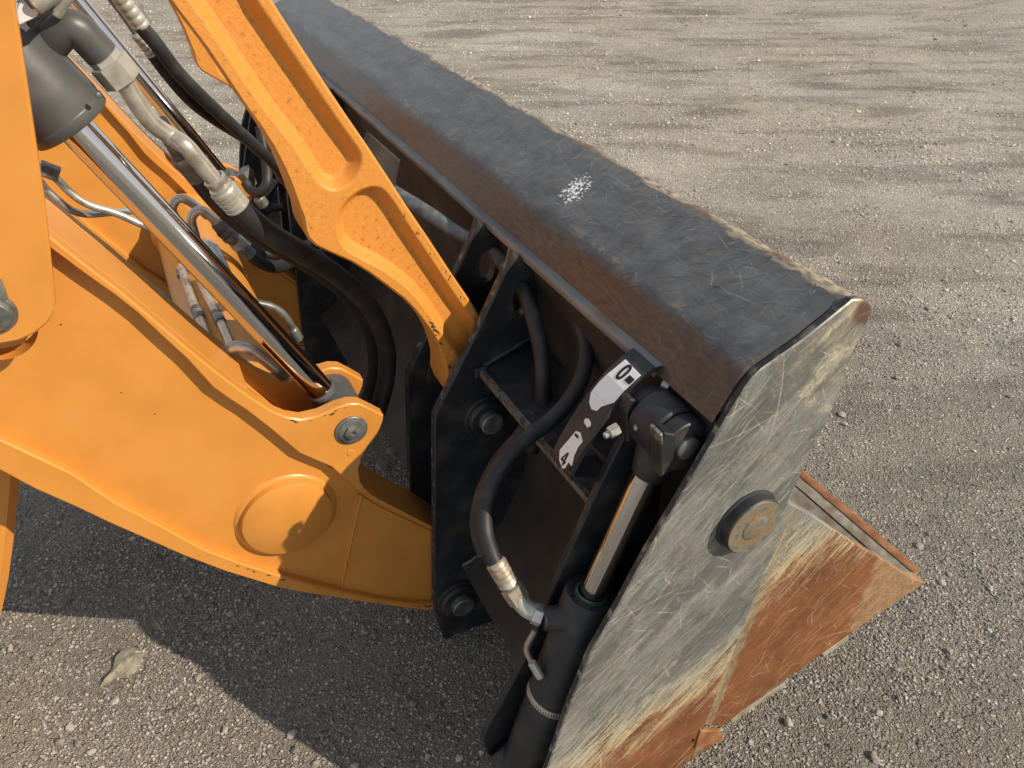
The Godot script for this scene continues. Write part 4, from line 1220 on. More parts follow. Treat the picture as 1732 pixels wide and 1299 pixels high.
func build_lift_cylinders():
	var t := thing("lift_cylinder", "near grey cylinder head with long bright chrome rod down to the arm lug", "hydraulic cylinder", Vector3(0.1, 0.8, -1.2), "lift cylinders")
	var a := Vector3(-0.0753,1.2818,-1.2215)
	var b := Vector3(0.1973,0.7422,-1.2215)
	var d := (b - a).normalized()
	mb(); rod(a - d * 0.02, b, 0.0245, 0.001, 40)
	part("rod", M.chrome, t)
	mb()
	lathe(b - d * 0.012, d, [[0.0, 0.0], [0.0, 0.026], [0.003, 0.029], [0.010, 0.029], [0.013, 0.026], [0.022, 0.0265], [0.04, 0.034], [0.06, 0.036], [0.07, 0.0]], 32)
	part("rod_neck", M.grey, t)
	mb(); rod(Vector3(0.2185, 0.708, -1.173), Vector3(0.2185, 0.708, -1.270), 0.042, 0.004, 36)
	part("rod_eye", M.grey, t)
	mb()
	lathe(a, -d, [[0.004, 0.0], [0.004, 0.046], [0.0, 0.050], [0.0, 0.0555], [0.003, 0.058], [0.013, 0.059], [0.015, 0.0575], [0.017, 0.0575], [0.022, 0.0585], [0.06, 0.0575], [0.10, 0.055], [0.13, 0.053], [0.16, 0.05], [0.20, 0.045], [0.60, 0.044], [0.60, 0.0]], 48)
	var h := part("cylinder_head", M.grey, t)
	mb(); lathe(Vector3(-0.0312,1.3305,-1.16), Vector3(0.3, 0.2, 1), [[0.0, 0.0042], [0.002, 0.0042], [0.003, 0.003], [0.003, 0.0]], 8)
	sub("bleed_screw", M.grey, h)
	dup(t, Vector3(0.012, 0.0, FAR), "far chrome cylinder rod running down behind the bent steel tube")
	# elbow, nuts, bent tube and the thick hose that follows it
	var e := thing("elbow_fitting", "dark grey cast elbow on the cylinder head with two bright hex nuts", "pipe elbow", Vector3(-0.057,1.394,-1.22))
	mb(); tube(smooth3([Vector3(-0.0732,1.3817,-1.225),Vector3(-0.0576,1.3963,-1.215),Vector3(-0.0429,1.4044,-1.21),Vector3(-0.032,1.3993,-1.21),Vector3(-0.0244,1.3869,-1.212),Vector3(-0.014,1.368,-1.215)], 6), 0.0222, 24)
	var el := part("elbow", M.grey, e)
	mb(); lathe(Vector3(-0.0946,1.3622,-1.235), Vector3(-0.0708,1.3849,-1.222) - Vector3(-0.0946,1.3622,-1.235), [[0.0, 0.036], [0.012, 0.028], [0.022, 0.021], [0.035, 0.019]], 24)
	part("elbow_root", M.grey, e)
	mb(); hexnut(Vector3(-0.017,1.3726,-1.215), Vector3(-0.0076,1.3545,-1.216), 0.0215, 0.5)
	part("small_nut", M.zinc, e)
	mb(); hexnut(Vector3(-0.0099,1.3592,-1.216), Vector3(0.0043,1.3299,-1.218), 0.0268, 0.5)
	part("large_nut", M.zinc, e)
	var p := thing("bent_tube", "bent steel tube with crimped ferrule running from the hex nut", "steel tube", Vector3(0.053,1.2422,-1.23))
	mb(); tube(smooth3([Vector3(0.001,1.3372,-1.218),Vector3(0.0085,1.3141,-1.22),Vector3(0.0162,1.2898,-1.224),Vector3(0.0278,1.2652,-1.23),Vector3(0.0461,1.2449,-1.236),Vector3(0.0613,1.2334,-1.22),Vector3(0.0732,1.2101,-1.224),Vector3(0.084,1.1872,-1.228),Vector3(0.093,1.1695,-1.232)], 6), 0.0132, 20)
	part("tube", M.pipe, p)
	mb(); lathe(Vector3(0.0902,1.1778,-1.231), Vector3(0.104,1.1472,-1.236) - Vector3(0.0902,1.1778,-1.231), [[0.0, 0.0138], [0.002, 0.018], [0.010, 0.018], [0.013, 0.016], [0.016, 0.016], [0.018, 0.0195], [0.03, 0.0195]], 28)
	var fe := part("tube_collar", M.pipe, p)
	mb(); ferrule(Vector3(0.0973,1.1595,-1.234), Vector3(0.1178,1.1227,-1.24), 0.0218)
	part("ferrule", M.zinc, p)
	var h1 := thing("thick_hose", "thick black hose leaving the bright ferrule and curling down behind the lug", "hydraulic hose", Vector3(0.2614,0.9529,-1.3), "")
	mb(); tube(smooth3([Vector3(0.113,1.1322,-1.238),Vector3(0.1339,1.0957,-1.245),Vector3(0.1644,1.0565,-1.255),Vector3(0.2027,1.0183,-1.262),Vector3(0.2493,0.9616,-1.3),Vector3(0.2967,0.8973,-1.33),Vector3(0.3326,0.8377,-1.345),Vector3(0.3549,0.7737,-1.35),Vector3(0.3624,0.7057,-1.35),Vector3(0.3508,0.6425,-1.346),Vector3(0.3266,0.5824,-1.34),Vector3(0.2993,0.5461,-1.33)], 6), 0.0192, 20)
	part("hose", M.rubber, h1)
	var h2 := thing("thick_hose", "second thick black hose under the first, with a dull ferrule at its top", "hydraulic hose", Vector3(0.0958,1.1272,-1.35), "")
	mb(); tube(smooth3([Vector3(0.0372,1.2505,-1.3),Vector3(0.0452,1.2232,-1.31),Vector3(0.0544,1.1909,-1.32),Vector3(0.0588,1.1781,-1.322)], 5), 0.0125, 16)
	part("tube_end", M.dull, h2)
	mb(); ferrule(Vector3(0.0562,1.1906,-1.32), Vector3(0.0766,1.1472,-1.33), 0.0195)
	part("ferrule", M.dull, h2)
	mb(); tube(smooth3([Vector3(0.0725,1.1542,-1.329),Vector3(0.0907,1.1115,-1.338),Vector3(0.117,1.0639,-1.35),Vector3(0.1565,1.01,-1.37),Vector3(0.2062,0.958,-1.39),Vector3(0.2588,0.902,-1.405),Vector3(0.3074,0.8364,-1.415),Vector3(0.3424,0.7641,-1.42),Vector3(0.3548,0.6824,-1.42),Vector3(0.3441,0.6123,-1.41),Vector3(0.3156,0.5587,-1.4),Vector3(0.2796,0.5375,-1.38)], 6), 0.0180, 20)
	part("hose", M.rubber, h2)

func build_frame():
	# orange plate at the left, nearest to the viewer
	var t := thing("frame_plate", "flat orange plate with rounded foot and bolted pin at left", "frame plate", Vector3(-0.2, 1.0, -1.1))
	mb()
	plate(PackedVector2Array([Vector2(-0.0348,1.67),Vector2(-0.0834,1.4559),Vector2(-0.0953,1.389),Vector2(-0.1093,1.3131),Vector2(-0.1246,1.2302),Vector2(-0.141,1.1538),Vector2(-0.1565,1.0834),Vector2(-0.1606,1.0771),Vector2(-0.1715,1.0651),Vector2(-0.191,1.0534),Vector2(-0.2123,1.047),Vector2(-0.2353,1.0477),Vector2(-0.2614,1.0521),Vector2(-0.381,1.1078),Vector2(-0.1499,1.6664)]), -1.085, -1.112, 0.003)
	part("plate", M.paint, t)
	var pn := Vector3(-0.2263,1.0946,-1.085)
	mb(); lathe(pn, Vector3(0, 0, 1), [[0.0, 0.027], [0.006, 0.027], [0.008, 0.0255], [0.008, 0.023], [0.013, 0.022], [0.016, 0.019], [0.017, 0.0]], 36)
	var pp := part("pin", M.dull, t)
	mb(); plate(PackedVector2Array([Vector2(-0.2319,1.1725),Vector2(-0.2028,1.1395),Vector2(-0.2034,1.1138),Vector2(-0.2233,1.1029),Vector2(-0.254,1.1105)]), -1.076, -1.0845, 0.002)
	sub("lock_plate", M.dull, pp)
	mb(); lathe(Vector3(-0.2388,1.0585,-1.148), Vector3(0, 0, 1), [[0.0, 0.050], [0.034, 0.050]], 40)
	part("pivot_tube", M.paint, t)
	# orange leg under the arm at the left edge
	var l := thing("axle_leg", "orange steel leg with rounded edge under the arm at left", "support leg", Vector3(-0.45, 0.0, -1.4))
	mb()
	plate(PackedVector2Array([Vector2(-0.4969,0.7984),Vector2(-0.3221,0.7338),Vector2(-0.3364,0.6845),Vector2(-0.3504,0.6475),Vector2(-0.3811,0.5717),Vector2(-0.4087,0.506),Vector2(-0.4349,0.4449),Vector2(-0.4613,0.39),Vector2(-0.5086,0.2987),Vector2(-0.5965,0.1353),Vector2(-0.714,-0.0726),Vector2(-0.8101,0.0097)]), -1.30, -1.40, 0.014)
	part("leg", M.paint, l)
	# paper tag wired to the pipes
	var g := thing("paper_tag", "white paper tag printed with black bars, tied at the cylinder top", "tag", Vector3(-0.0794,1.4338,-1.13))
	mb()
	var q := [Vector3(-0.0904,1.4487,-1.15),Vector3(-0.0707,1.4579,-1.146),Vector3(-0.0618,1.4408,-1.13),Vector3(-0.0696,1.4315,-1.128),Vector3(-0.094,1.4229,-1.13)]
	var tn: Vector3 = (q[1] - q[0]).cross(q[4] - q[0]).normalized()
	if tn.z < 0: tn = -tn
	for s in [1.0, -1.0]:
		var of: Vector3 = tn * 0.0004 * float(s)
		tri(q[0] + of, q[1] + of, q[4] + of, tn * s); tri(q[1] + of, q[2] + of, q[4] + of, tn * s); tri(q[2] + of, q[3] + of, q[4] + of, tn * s)
	part("paper", M.white, g)
	for k in 9:
		mb()
		var f := 0.16 + k * 0.082
		var w := 0.018 + 0.016 * (k * 7 % 3)
		var lo := func(s: float, v: float) -> Vector3: return q[4].lerp(q[3], s * 0.85 + 0.05).lerp(q[0].lerp(q[1], s), v) + tn * 0.0009
		quad(lo.call(f, 0.42), lo.call(f + w, 0.42), lo.call(f + w, 0.78), lo.call(f, 0.78), tn)
		part("bar", M.ink, g)
	var tp := thing("tag_clip", "bundle of small steel clips and pipe ends above the elbow", "pipe clip", Vector3(-0.0662,1.4289,-1.2))
	mb(); tube(smooth3([Vector3(-0.0757,1.4553,-1.14),Vector3(-0.0699,1.4428,-1.137),Vector3(-0.0686,1.4352,-1.137),Vector3(-0.0578,1.4378,-1.14),Vector3(-0.0473,1.4433,-1.15),Vector3(-0.0375,1.4502,-1.16)], 5), 0.0052, 12)
	part("pipe_end", M.dull, tp)
	mb(); rod(Vector3(-0.0689,1.4415,-1.128), Vector3(-0.0434,1.456,-1.128), 0.010, 0.002, 18)
	part("sleeve", M.zinc, tp)
	mb(); tube(smooth3([Vector3(-0.0704,1.4336,-1.14),Vector3(-0.0796,1.425,-1.15),Vector3(-0.0794,1.4182,-1.16),Vector3(-0.0703,1.4227,-1.16),Vector3(-0.0551,1.4346,-1.16)], 5), 0.0042, 10)
	part("wire_loop", M.dull, tp)
	mb(); rod(Vector3(-0.056,1.4236,-1.19), Vector3(-0.0333,1.446,-1.19), 0.0105, 0.002, 18)
	part("pipe_end", M.zinc, tp)

func pipe(label: String, at: Vector3, pts: Array, r: float, m: Material, called := "steel_pipe", cat := "steel pipe", group := "") -> Node3D:
	var t := thing(called, label, cat, at, group)
	mb(); tube(smooth3(pts, 6), r, 16)
	part("pipe" if cat == "steel pipe" else "hose", m, t)
	return t

func build_pipes():
	pipe("lower of two thin bent steel pipes crossing beside the frame plate", Vector3(-0.1266,1.1066,-1.4), [Vector3(-0.2176,1.072,-1.82),Vector3(-0.2017,1.0133,-1.82),Vector3(-0.1837,0.9779,-1.82),Vector3(-0.1674,0.9487,-1.83),Vector3(-0.1428,0.9272,-1.85),Vector3(-0.1027,0.9113,-1.88),Vector3(-0.0451,0.8915,-1.92),Vector3(0.0193,0.871,-1.96)], 0.0082, M.pipe)
	var b := pipe("upper of two thin bent steel pipes, held by a block at its top", Vector3(-0.1179,1.1355,-1.4), [Vector3(-0.1836,1.0633,-1.8),Vector3(-0.1744,1.0371,-1.8),Vector3(-0.1584,1.0027,-1.8),Vector3(-0.1421,0.9778,-1.8),Vector3(-0.1192,0.9578,-1.8),Vector3(-0.0817,0.9362,-1.8),Vector3(-0.0389,0.9019,-1.8),Vector3(0.0247,0.855,-1.8)], 0.0082, M.pipe)
	mb(); box(Vector3(-0.1786,1.0481,-1.795), Vector3(0.036, 0.028, 0.024), Basis(Vector3(0, 0, 1), -0.6), 0.003)
	part("clip_block", M.dull, b)
	pipe("steel pipe bent into a tight hoop, left of the pair by the hose couplings", Vector3(0.0353,1.0407,-1.5), [Vector3(0.0335,0.979,-1.5),Vector3(0.0274,1.0163,-1.5),Vector3(0.0252,1.0379,-1.5),Vector3(0.0337,1.0514,-1.5),Vector3(0.048,1.0547,-1.5),Vector3(0.0665,1.0386,-1.5),Vector3(0.0844,1.0128,-1.5)], 0.0085, M.pipe)
	var c := pipe("steel pipe bent into a hoop and screwed into the grey couplings", Vector3(0.0585,1.032,-1.45), [Vector3(0.0491,0.9627,-1.45),Vector3(0.0514,0.9959,-1.45),Vector3(0.051,1.0265,-1.45),Vector3(0.0576,1.0414,-1.45),Vector3(0.072,1.0457,-1.45),Vector3(0.0864,1.0303,-1.45),Vector3(0.0976,1.0082,-1.45)], 0.0085, M.pipe)
	mb(); hexnut(Vector3(0.0934,1.0185,-1.45), Vector3(0.1021,0.999,-1.45), 0.013)
	part("coupling_nut", M.dull, c)
	mb(); lathe(Vector3(0.1005,1.0017,-1.45), Vector3(0.1203,0.9712,-1.45) - Vector3(0.1005,1.0017,-1.45), [[0.0, 0.0], [0.0, 0.014], [0.008, 0.014], [0.009, 0.011], [0.012, 0.011], [0.013, 0.0145], [0.022, 0.0145], [0.023, 0.012], [0.03, 0.012]], 20)
	part("coupling", M.dull, c)
	mb(); hexnut(Vector3(0.1179,0.9753,-1.45), Vector3(0.1272,0.9612,-1.45), 0.0145)
	part("coupling_nut", M.zinc, c)
	mb(); ferrule(Vector3(0.1247,0.9654,-1.45), Vector3(0.1422,0.9405,-1.45), 0.0135)
	part("ferrule", M.dull, c)
	pipe("short black hose curving away from the grey couplings", Vector3(0.1838,0.8928,-1.5), [Vector3(0.1394,0.9436,-1.45),Vector3(0.1568,0.9177,-1.46),Vector3(0.1856,0.8875,-1.49),Vector3(0.2155,0.8698,-1.53),Vector3(0.2434,0.8614,-1.57),Vector3(0.2769,0.8641,-1.6)], 0.0125, M.rubber, "curved_hose", "hydraulic hose")
	pipe("long steel pipe behind the chrome rod, ending in a bend", Vector3(0.0871,0.933,-1.5), [Vector3(0.0683,0.9372,-1.56),Vector3(0.0747,0.9429,-1.54),Vector3(0.0833,0.9381,-1.52),Vector3(0.0877,0.9252,-1.5),Vector3(0.0915,0.9089,-1.46),Vector3(0.095,0.8878,-1.4)], 0.0085, M.pipe)
	var f := pipe("left of two straight steel pipes lying along the orange cross tube", Vector3(0.0219,0.8427,-1.5), [Vector3(0.0174,0.7112,-1.963),Vector3(0.0192,0.7126,-1.846),Vector3(0.0224,0.7145,-1.709),Vector3(0.0266,0.7163,-1.613),Vector3(0.0303,0.7185,-1.49)], 0.0105, M.pipe)
	mb(); box(Vector3(0.0174,0.7096,-1.93), Vector3(0.03, 0.014, 0.03), Basis(), 0.002)
	part("clip", M.dull, f)
	for q in [0.52, 0.66]:
		mb(); rod(Vector3(0.0189,0.7138,-1.83).lerp(Vector3(0.0266,0.7163,-1.613), q), Vector3(0.0189,0.7138,-1.83).lerp(Vector3(0.0266,0.7163,-1.613), q + 0.12), 0.0125, 0.001, 14)
		part("sleeve", M.dull, f)
	var g := pipe("right of two straight steel pipes lying along the orange cross tube", Vector3(0.0628,0.8189,-1.5), [Vector3(0.0509,0.7254,-1.824),Vector3(0.0573,0.7268,-1.714),Vector3(0.0633,0.7275,-1.614),Vector3(0.0672,0.7275,-1.513),Vector3(0.0664,0.7276,-1.408)], 0.0105, M.pipe)
	mb(); rod(Vector3(0.0611,0.7275,-1.65), Vector3(0.0639,0.7287,-1.6), 0.0125, 0.001, 14)
	part("sleeve", M.dull, g)
	var h := pipe("short bent steel pipe beside the arm lug with a swollen end", Vector3(0.095,0.8113,-1.3), [Vector3(0.0439,0.8318,-1.29),Vector3(0.0515,0.8457,-1.28),Vector3(0.0685,0.8514,-1.275),Vector3(0.0886,0.841,-1.27),Vector3(0.1075,0.8162,-1.27),Vector3(0.1245,0.79,-1.27),Vector3(0.1424,0.7643,-1.27)], 0.0110, M.pipe)
	mb(); ferrule(Vector3(0.1248,0.7913,-1.27), Vector3(0.1385,0.7682,-1.27), 0.0135)
	part("ferrule", M.dull, h)
	mb(); tube(smooth3([Vector3(0.0516,0.8325,-1.285),Vector3(0.0621,0.8112,-1.285),Vector3(0.0769,0.7883,-1.285),Vector3(0.0999,0.7651,-1.285),Vector3(0.1281,0.7537,-1.285)], 5), 0.0045, 10)
	part("thin_pipe", M.dull, h)
	var i := pipe("dim bent steel pipe at the end of the far arm, next to the dark hoses", Vector3(0.1835,0.7379,-1.6), [Vector3(0.1311,0.7528,-1.62),Vector3(0.1556,0.7438,-1.62),Vector3(0.1819,0.728,-1.62),Vector3(0.1997,0.7064,-1.62),Vector3(0.2113,0.678,-1.62),Vector3(0.2198,0.645,-1.62)], 0.0095, M.dull)
	mb(); ferrule(Vector3(0.2143,0.6627,-1.62), Vector3(0.2258,0.6302,-1.62), 0.0125)
	part("ferrule", M.dull, i)

func build_hoses():
	var a := pipe("upper of two slim black hoses passing behind the near lever, bright sleeve on top", Vector3(0.1233,1.2315,-1.6), [Vector3(0.0508,1.3528,-1.5),Vector3(0.0677,1.3223,-1.51),Vector3(0.0929,1.2682,-1.53),Vector3(0.129,1.2105,-1.56),Vector3(0.1706,1.1492,-1.6),Vector3(0.212,1.0899,-1.64),Vector3(0.2569,1.0232,-1.68),Vector3(0.2878,0.9496,-1.7)], 0.0125, M.rubber, "slim_hose", "hydraulic hose")
	mb(); ferrule(Vector3(0.0286,1.4044,-1.49), Vector3(0.0544,1.3486,-1.502), 0.0135)
	part("ferrule", M.zinc, a)
	var b := pipe("lower of two slim black hoses behind the near lever, narrow sleeve on top", Vector3(0.1083,1.2119,-1.6), [Vector3(0.061,1.2966,-1.55),Vector3(0.0787,1.2573,-1.56),Vector3(0.105,1.2085,-1.58),Vector3(0.1415,1.1616,-1.61),Vector3(0.1946,1.1036,-1.66),Vector3(0.2403,1.0479,-1.7),Vector3(0.2741,0.9726,-1.74)], 0.0110, M.rubber, "slim_hose", "hydraulic hose")
	mb(); ferrule(Vector3(0.0428,1.3341,-1.545), Vector3(0.0629,1.2924,-1.551), 0.0105)
	part("ferrule", M.zinc, b)
	mb(); tube([Vector3(0.0095,1.4086,-1.54),Vector3(0.0295,1.3674,-1.543),Vector3(0.0453,1.3291,-1.546)], 0.006, 14)
	part("tube_end", M.dull, b)
	# hoses at the bucket's back, right of the hinge plate
	var c := pipe("black hose hanging from the hinge plate hole down to the cross plate", Vector3(0.5442,0.8588,-1), [Vector3(0.5776,0.9187,-1.18),Vector3(0.5727,0.9211,-1.13),Vector3(0.5633,0.9088,-1.08),Vector3(0.559,0.879,-1.045),Vector3(0.5563,0.8436,-1.02),Vector3(0.5505,0.7995,-1),Vector3(0.5429,0.7484,-0.99),Vector3(0.5341,0.7029,-0.99),Vector3(0.5302,0.6464,-1)], 0.0150, M.rubber, "bucket_hose", "hydraulic hose")
	var d := thing("bucket_hose", "long looping black hose ending in plated fittings at the black cylinder", "hydraulic hose", Vector3(0.3749,0.7023,-0.85))
	mb()
	tube(smooth3([Vector3(0.625,0.9266,-1.14),Vector3(0.6202,0.922,-1.06),Vector3(0.6135,0.9115,-0.99),Vector3(0.5997,0.8926,-0.94),Vector3(0.5769,0.8641,-0.91),Vector3(0.5397,0.8323,-0.89),Vector3(0.499,0.8105,-0.88),Vector3(0.4532,0.7987,-0.87),Vector3(0.4105,0.7804,-0.86),Vector3(0.3789,0.7508,-0.85),Vector3(0.3577,0.716,-0.835),Vector3(0.3457,0.6862,-0.81),Vector3(0.3421,0.6661,-0.78),Vector3(0.3451,0.6501,-0.76)], 6), 0.0140, 20)
	part("hose", M.rubber, d)
	mb(); ferrule(Vector3(0.3437,0.6579,-0.768), Vector3(0.3546,0.6271,-0.745), 0.0172)
	part("ferrule", M.brass, d)
	mb(); lathe(Vector3(0.3535,0.6312,-0.747), Vector3(0.3597,0.6148,-0.738) - Vector3(0.3535,0.6312,-0.747), [[0.0, 0.0165], [0.008, 0.0175], [0.010, 0.013], [0.03, 0.013]], 24)
	part("neck", M.zinc, d)
	mb(); hexnut(Vector3(0.3565,0.6222,-0.738), Vector3(0.3677,0.5953,-0.724), 0.0185)
	part("swivel_nut", M.brass, d)
	mb(); tube(smooth3([Vector3(0.3644,0.6036,-0.726),Vector3(0.369,0.594,-0.718),Vector3(0.3747,0.5889,-0.708),Vector3(0.3835,0.5858,-0.7),Vector3(0.3894,0.5852,-0.695)], 5), 0.0150, 20)
	part("elbow", M.zinc, d)
	mb(); hexnut(Vector3(0.3791,0.5882,-0.7), Vector3(0.3911,0.5841,-0.69), 0.0180)
	part("jam_nut", M.zinc, d)
	pipe("darker hose lying under the looping hose beside the hinge plate", Vector3(0.3953,0.6067,-0.95), [Vector3(0.5189,0.7566,-0.97),Vector3(0.4844,0.7282,-0.96),Vector3(0.4383,0.6976,-0.95),Vector3(0.3971,0.6595,-0.93),Vector3(0.3733,0.6219,-0.91),Vector3(0.3618,0.6032,-0.88),Vector3(0.3614,0.5803,-0.85)], 0.0120, M.rubber, "bucket_hose", "hydraulic hose")
	pipe("shaded grey hose crossing under the bucket edge beyond the near lever", Vector3(0.5369,0.9355,-1.4), [Vector3(0.4317,0.9942,-1.66),Vector3(0.4652,0.9748,-1.6),Vector3(0.4911,0.9649,-1.52),Vector3(0.5093,0.9562,-1.48),Vector3(0.5295,0.945,-1.43),Vector3(0.5485,0.9346,-1.38),Vector3(0.573,0.9279,-1.33),Vector3(0.5895,0.9197,-1.28),Vector3(0.5868,0.9134,-1.22)], 0.0160, M.dull, "bucket_hose", "hydraulic hose")
	pipe("dark hose sagging in the shade below the grey couplings, upper one", Vector3(0.2372,0.7285,-1.9), [Vector3(0.1672,0.7956,-1.95),Vector3(0.1774,0.7611,-1.93),Vector3(0.2117,0.7319,-1.92),Vector3(0.2618,0.7146,-1.92),Vector3(0.3138,0.7292,-1.9),Vector3(0.3683,0.7632,-1.88)], 0.0130, M.rubber, "curved_hose", "hydraulic hose")
	pipe("dark hose sagging in the shade below the grey couplings, lower one", Vector3(0.2314,0.696,-1.9), [Vector3(0.1672,0.7558,-1.98),Vector3(0.1858,0.7056,-1.97),Vector3(0.2269,0.6718,-1.96),Vector3(0.2876,0.6568,-1.96),Vector3(0.349,0.6727,-1.95),Vector3(0.4061,0.7113,-1.93)], 0.0115, M.rubber, "curved_hose", "hydraulic hose")
	pipe("dark hose curling down on the far hinge plates", Vector3(0.3438,0.7647,-2.3), [Vector3(0.3287,0.9218,-2.34),Vector3(0.3218,0.8536,-2.3),Vector3(0.3081,0.7963,-2.25),Vector3(0.282,0.7651,-2.25),Vector3(0.262,0.7634,-2.28),Vector3(0.2526,0.7833,-2.3)], 0.0145, M.rubber, "bucket_hose", "hydraulic hose")
	var e := pipe("short dark hose with grey coupling at the far end of the bucket", Vector3(0.268,0.7818,-2.34), [Vector3(0.267,0.7674,-2.34),Vector3(0.274,0.7406,-2.34),Vector3(0.2923,0.7263,-2.34),Vector3(0.32,0.7328,-2.34),Vector3(0.3441,0.7585,-2.34)], 0.0135, M.rubber, "bucket_hose", "hydraulic hose")
	mb(); hexnut(Vector3(0.2555,0.8054,-2.34), Vector3(0.2667,0.7838,-2.34), 0.026)
	part("coupling_nut", M.dull, e)
	mb(); ferrule(Vector3(0.2641,0.7879,-2.34), Vector3(0.2703,0.7578,-2.34), 0.020)
	part("ferrule", M.dull, e)
	var f := pipe("second small grey coupling with hose stub behind the thick hose", Vector3(0.2833,0.7198,-2.3), [Vector3(0.2915,0.7072,-2.3),Vector3(0.3003,0.6981,-2.3),Vector3(0.3202,0.6908,-2.3),Vector3(0.345,0.6901,-2.3)], 0.0115, M.rubber, "bucket_hose", "hydraulic hose")
	mb(); ferrule(Vector3(0.2786,0.7317,-2.3), Vector3(0.2928,0.7051,-2.3), 0.018)
	part("ferrule", M.dull, f)

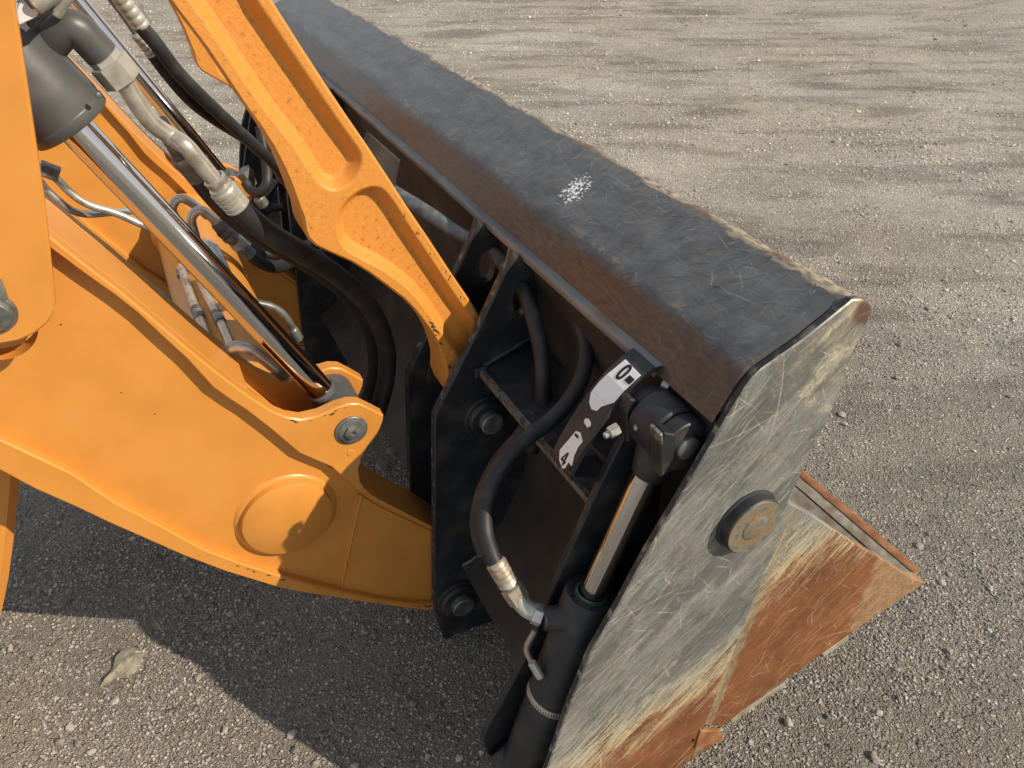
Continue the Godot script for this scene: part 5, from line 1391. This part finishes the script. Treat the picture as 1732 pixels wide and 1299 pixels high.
func build_stones():
	var flat := thing("flat_stone", "flat pale stone half sunk in the lit gravel", "stone", Vector3(Vector2(-0.3505,-1.4004).x, 0, Vector2(-0.3505,-1.4004).y))
	mb()
	var o := PackedVector2Array()
	for p in [Vector2(-0.405,-1.3559), Vector2(-0.3691,-1.369), Vector2(-0.337,-1.35), Vector2(-0.3098,-1.3681), Vector2(-0.2986,-1.4094), Vector2(-0.317,-1.4481), Vector2(-0.346,-1.4547), Vector2(-0.3632,-1.43), Vector2(-0.3782,-1.3909)]: o.append(p)
	var c := Vector2.ZERO
	for p in o: c += p / o.size()
	for i in o.size():
		var a := o[i]
		var b := o[(i + 1) % o.size()]
		var ia := a.lerp(c, 0.35)
		var ib := b.lerp(c, 0.35)
		var ha := 0.010 + 0.004 * sin(i * 2.1)
		var hb := 0.010 + 0.004 * sin(((i + 1) % o.size()) * 2.1)
		var A := Vector3(a.x, -0.004, a.y)
		var B := Vector3(b.x, -0.004, b.y)
		var IA := Vector3(ia.x, ha, ia.y)
		var IB := Vector3(ib.x, hb, ib.y)
		var C := Vector3(c.x, 0.014, c.y)
		var n := (B - A).cross(IA - A).normalized()
		if n.y < 0: n = -n
		quad(A, B, IB, IA, n)
		var n2 := (IB - IA).cross(C - IA).normalized()
		if n2.y < 0: n2 = -n2
		tri(IA, IB, C, n2)
	M.stone = tmat(ntex(fnoise(61, 0.03, 5), 256, [[0.0, lin(0.17, 0.15, 0.11)], [0.5, lin(0.27, 0.24, 0.18)], [1.0, lin(0.38, 0.35, 0.28)]]), 5.0, 0.9, 0.0, ntex(fnoise(62, 0.05, 4), 256, [], 5.0), 0.8)
	part("stone", M.stone, flat)
	M.stone2 = tmat(ntex(fnoise(63, 0.03, 5), 256, [[0.0, lin(0.24, 0.22, 0.18)], [0.5, lin(0.36, 0.33, 0.27)], [1.0, lin(0.48, 0.45, 0.38)]]), 6.0, 0.9)
	M.stone3 = tmat(ntex(fnoise(64, 0.03, 5), 256, [[0.0, lin(0.13, 0.12, 0.11)], [0.5, lin(0.2, 0.19, 0.175)], [1.0, lin(0.28, 0.27, 0.24)]]), 6.0, 0.9)
	# single stones larger than the gravel: place on the yard, radius, shade, label
	var spots := [
		[Vector2(-0.4629,-1.2779), 0.011, 0, "cream pebble with a small dark shadow, topmost of three near the lower left corner"],
		[Vector2(-0.4808,-1.2487), 0.012, 2, "brownish pebble at lower left, left one of a close pair"],
		[Vector2(-0.4474,-1.2295), 0.011, 1, "grey pebble at lower left, right one of a close pair"],
		[Vector2(-0.3689,-1.3018), 0.013, 0, "pale chunky pebble just below the flat pale stone"],
		[Vector2(-0.5884,-1.5617), 0.010, 0, "white pebble at the left edge of the lit gravel"],
		[Vector2(-0.5339,-1.5077), 0.010, 1, "grey pebble left of the flat pale stone"],
		[Vector2(-0.1475,-1.4528), 0.010, 1, "grey pebble lying inside the shadow edge above the flat stone"],
		[Vector2(-0.1542,-1.1213), 0.010, 0, "pale upright pebble right of the flat stone in open lit gravel"],
		[Vector2(-0.1897,-1.2851), 0.011, 2, "tan sliver of stone right of the flat pale stone"],
		[Vector2(-0.0254,-1.0478), 0.013, 0, "cream pebble on the shadow edge, upper one of three in a row"],
		[Vector2(-0.0245,-1.0072), 0.011, 1, "grey pebble on the shadow edge, middle one of three in a row"],
		[Vector2(0.0053,-0.9623), 0.011, 2, "tan pebble on the shadow edge, lowest one of three in a row"],
		[Vector2(0.4283,-1.8073), 0.026, 1, "angular grey rock in the shade between arm tip and hinge plate, nearer one"],
		[Vector2(0.4769,-1.8595), 0.021, 1, "angular grey rock in the shade between arm tip and hinge plate, farther one"],
		[Vector2(0.2403,-1.0017), 0.013, 1, "grey pebble in the wide shadow, left one of two below the hinge plate"],
		[Vector2(0.2669,-0.9518), 0.012, 1, "grey pebble in the wide shadow, right one of two below the hinge plate"],
		[Vector2(0.9688,-0.5925), 0.014, 0, "pale pebble on the lit gravel below the rusty jaw corner"],
		[Vector2(1.167,-0.5211), 0.012, 0, "white pebble at lower right, beside a tan one"],
		[Vector2(1.1781,-0.5062), 0.011, 2, "tan pebble at lower right, beside a white one"],
		[Vector2(1.0775,-0.4527), 0.014, 2, "tan pebble at the bottom edge, lower right corner"],
		[Vector2(1.661,-0.8366), 0.015, 0, "pale pebble with dark shadow just right of the cutting edge"],
		[Vector2(1.922,-1.3758), 0.016, 0, "pale pebble beyond the side plate, upper one of two"],
		[Vector2(1.8918,-1.3327), 0.013, 0, "pale pebble beyond the side plate, lower one of two"]]
	var protos := []
	for v in 3:
		var keep := org
		org = Vector3.ZERO
		protos.append(stone_mesh(40 + v, 1))
		org = keep
	for i in spots.size():
		var m := MeshInstance3D.new()
		m.mesh = protos[i % 3]
		var p: Vector2 = spots[i][0]
		var s: float = spots[i][1]
		m.name = "loose_stone" if i == 0 else "loose_stone_%03d" % i
		m.transform = Transform3D(Basis.from_euler(Vector3(rng.randfn(0, 0.3), rng.randf() * TAU, rng.randfn(0, 0.3))).scaled(Vector3(s, s * 0.75, s)), Vector3(p.x, ground_y(p.x, p.y) + s * 0.25, p.y))
		m.material_override = [M.stone2, M.stone3, M.stone][spots[i][2]]
		m.set_meta("label", spots[i][3])
		m.set_meta("category", "stone"); m.set_meta("group", "loose stones on the yard")
		add_child(m)
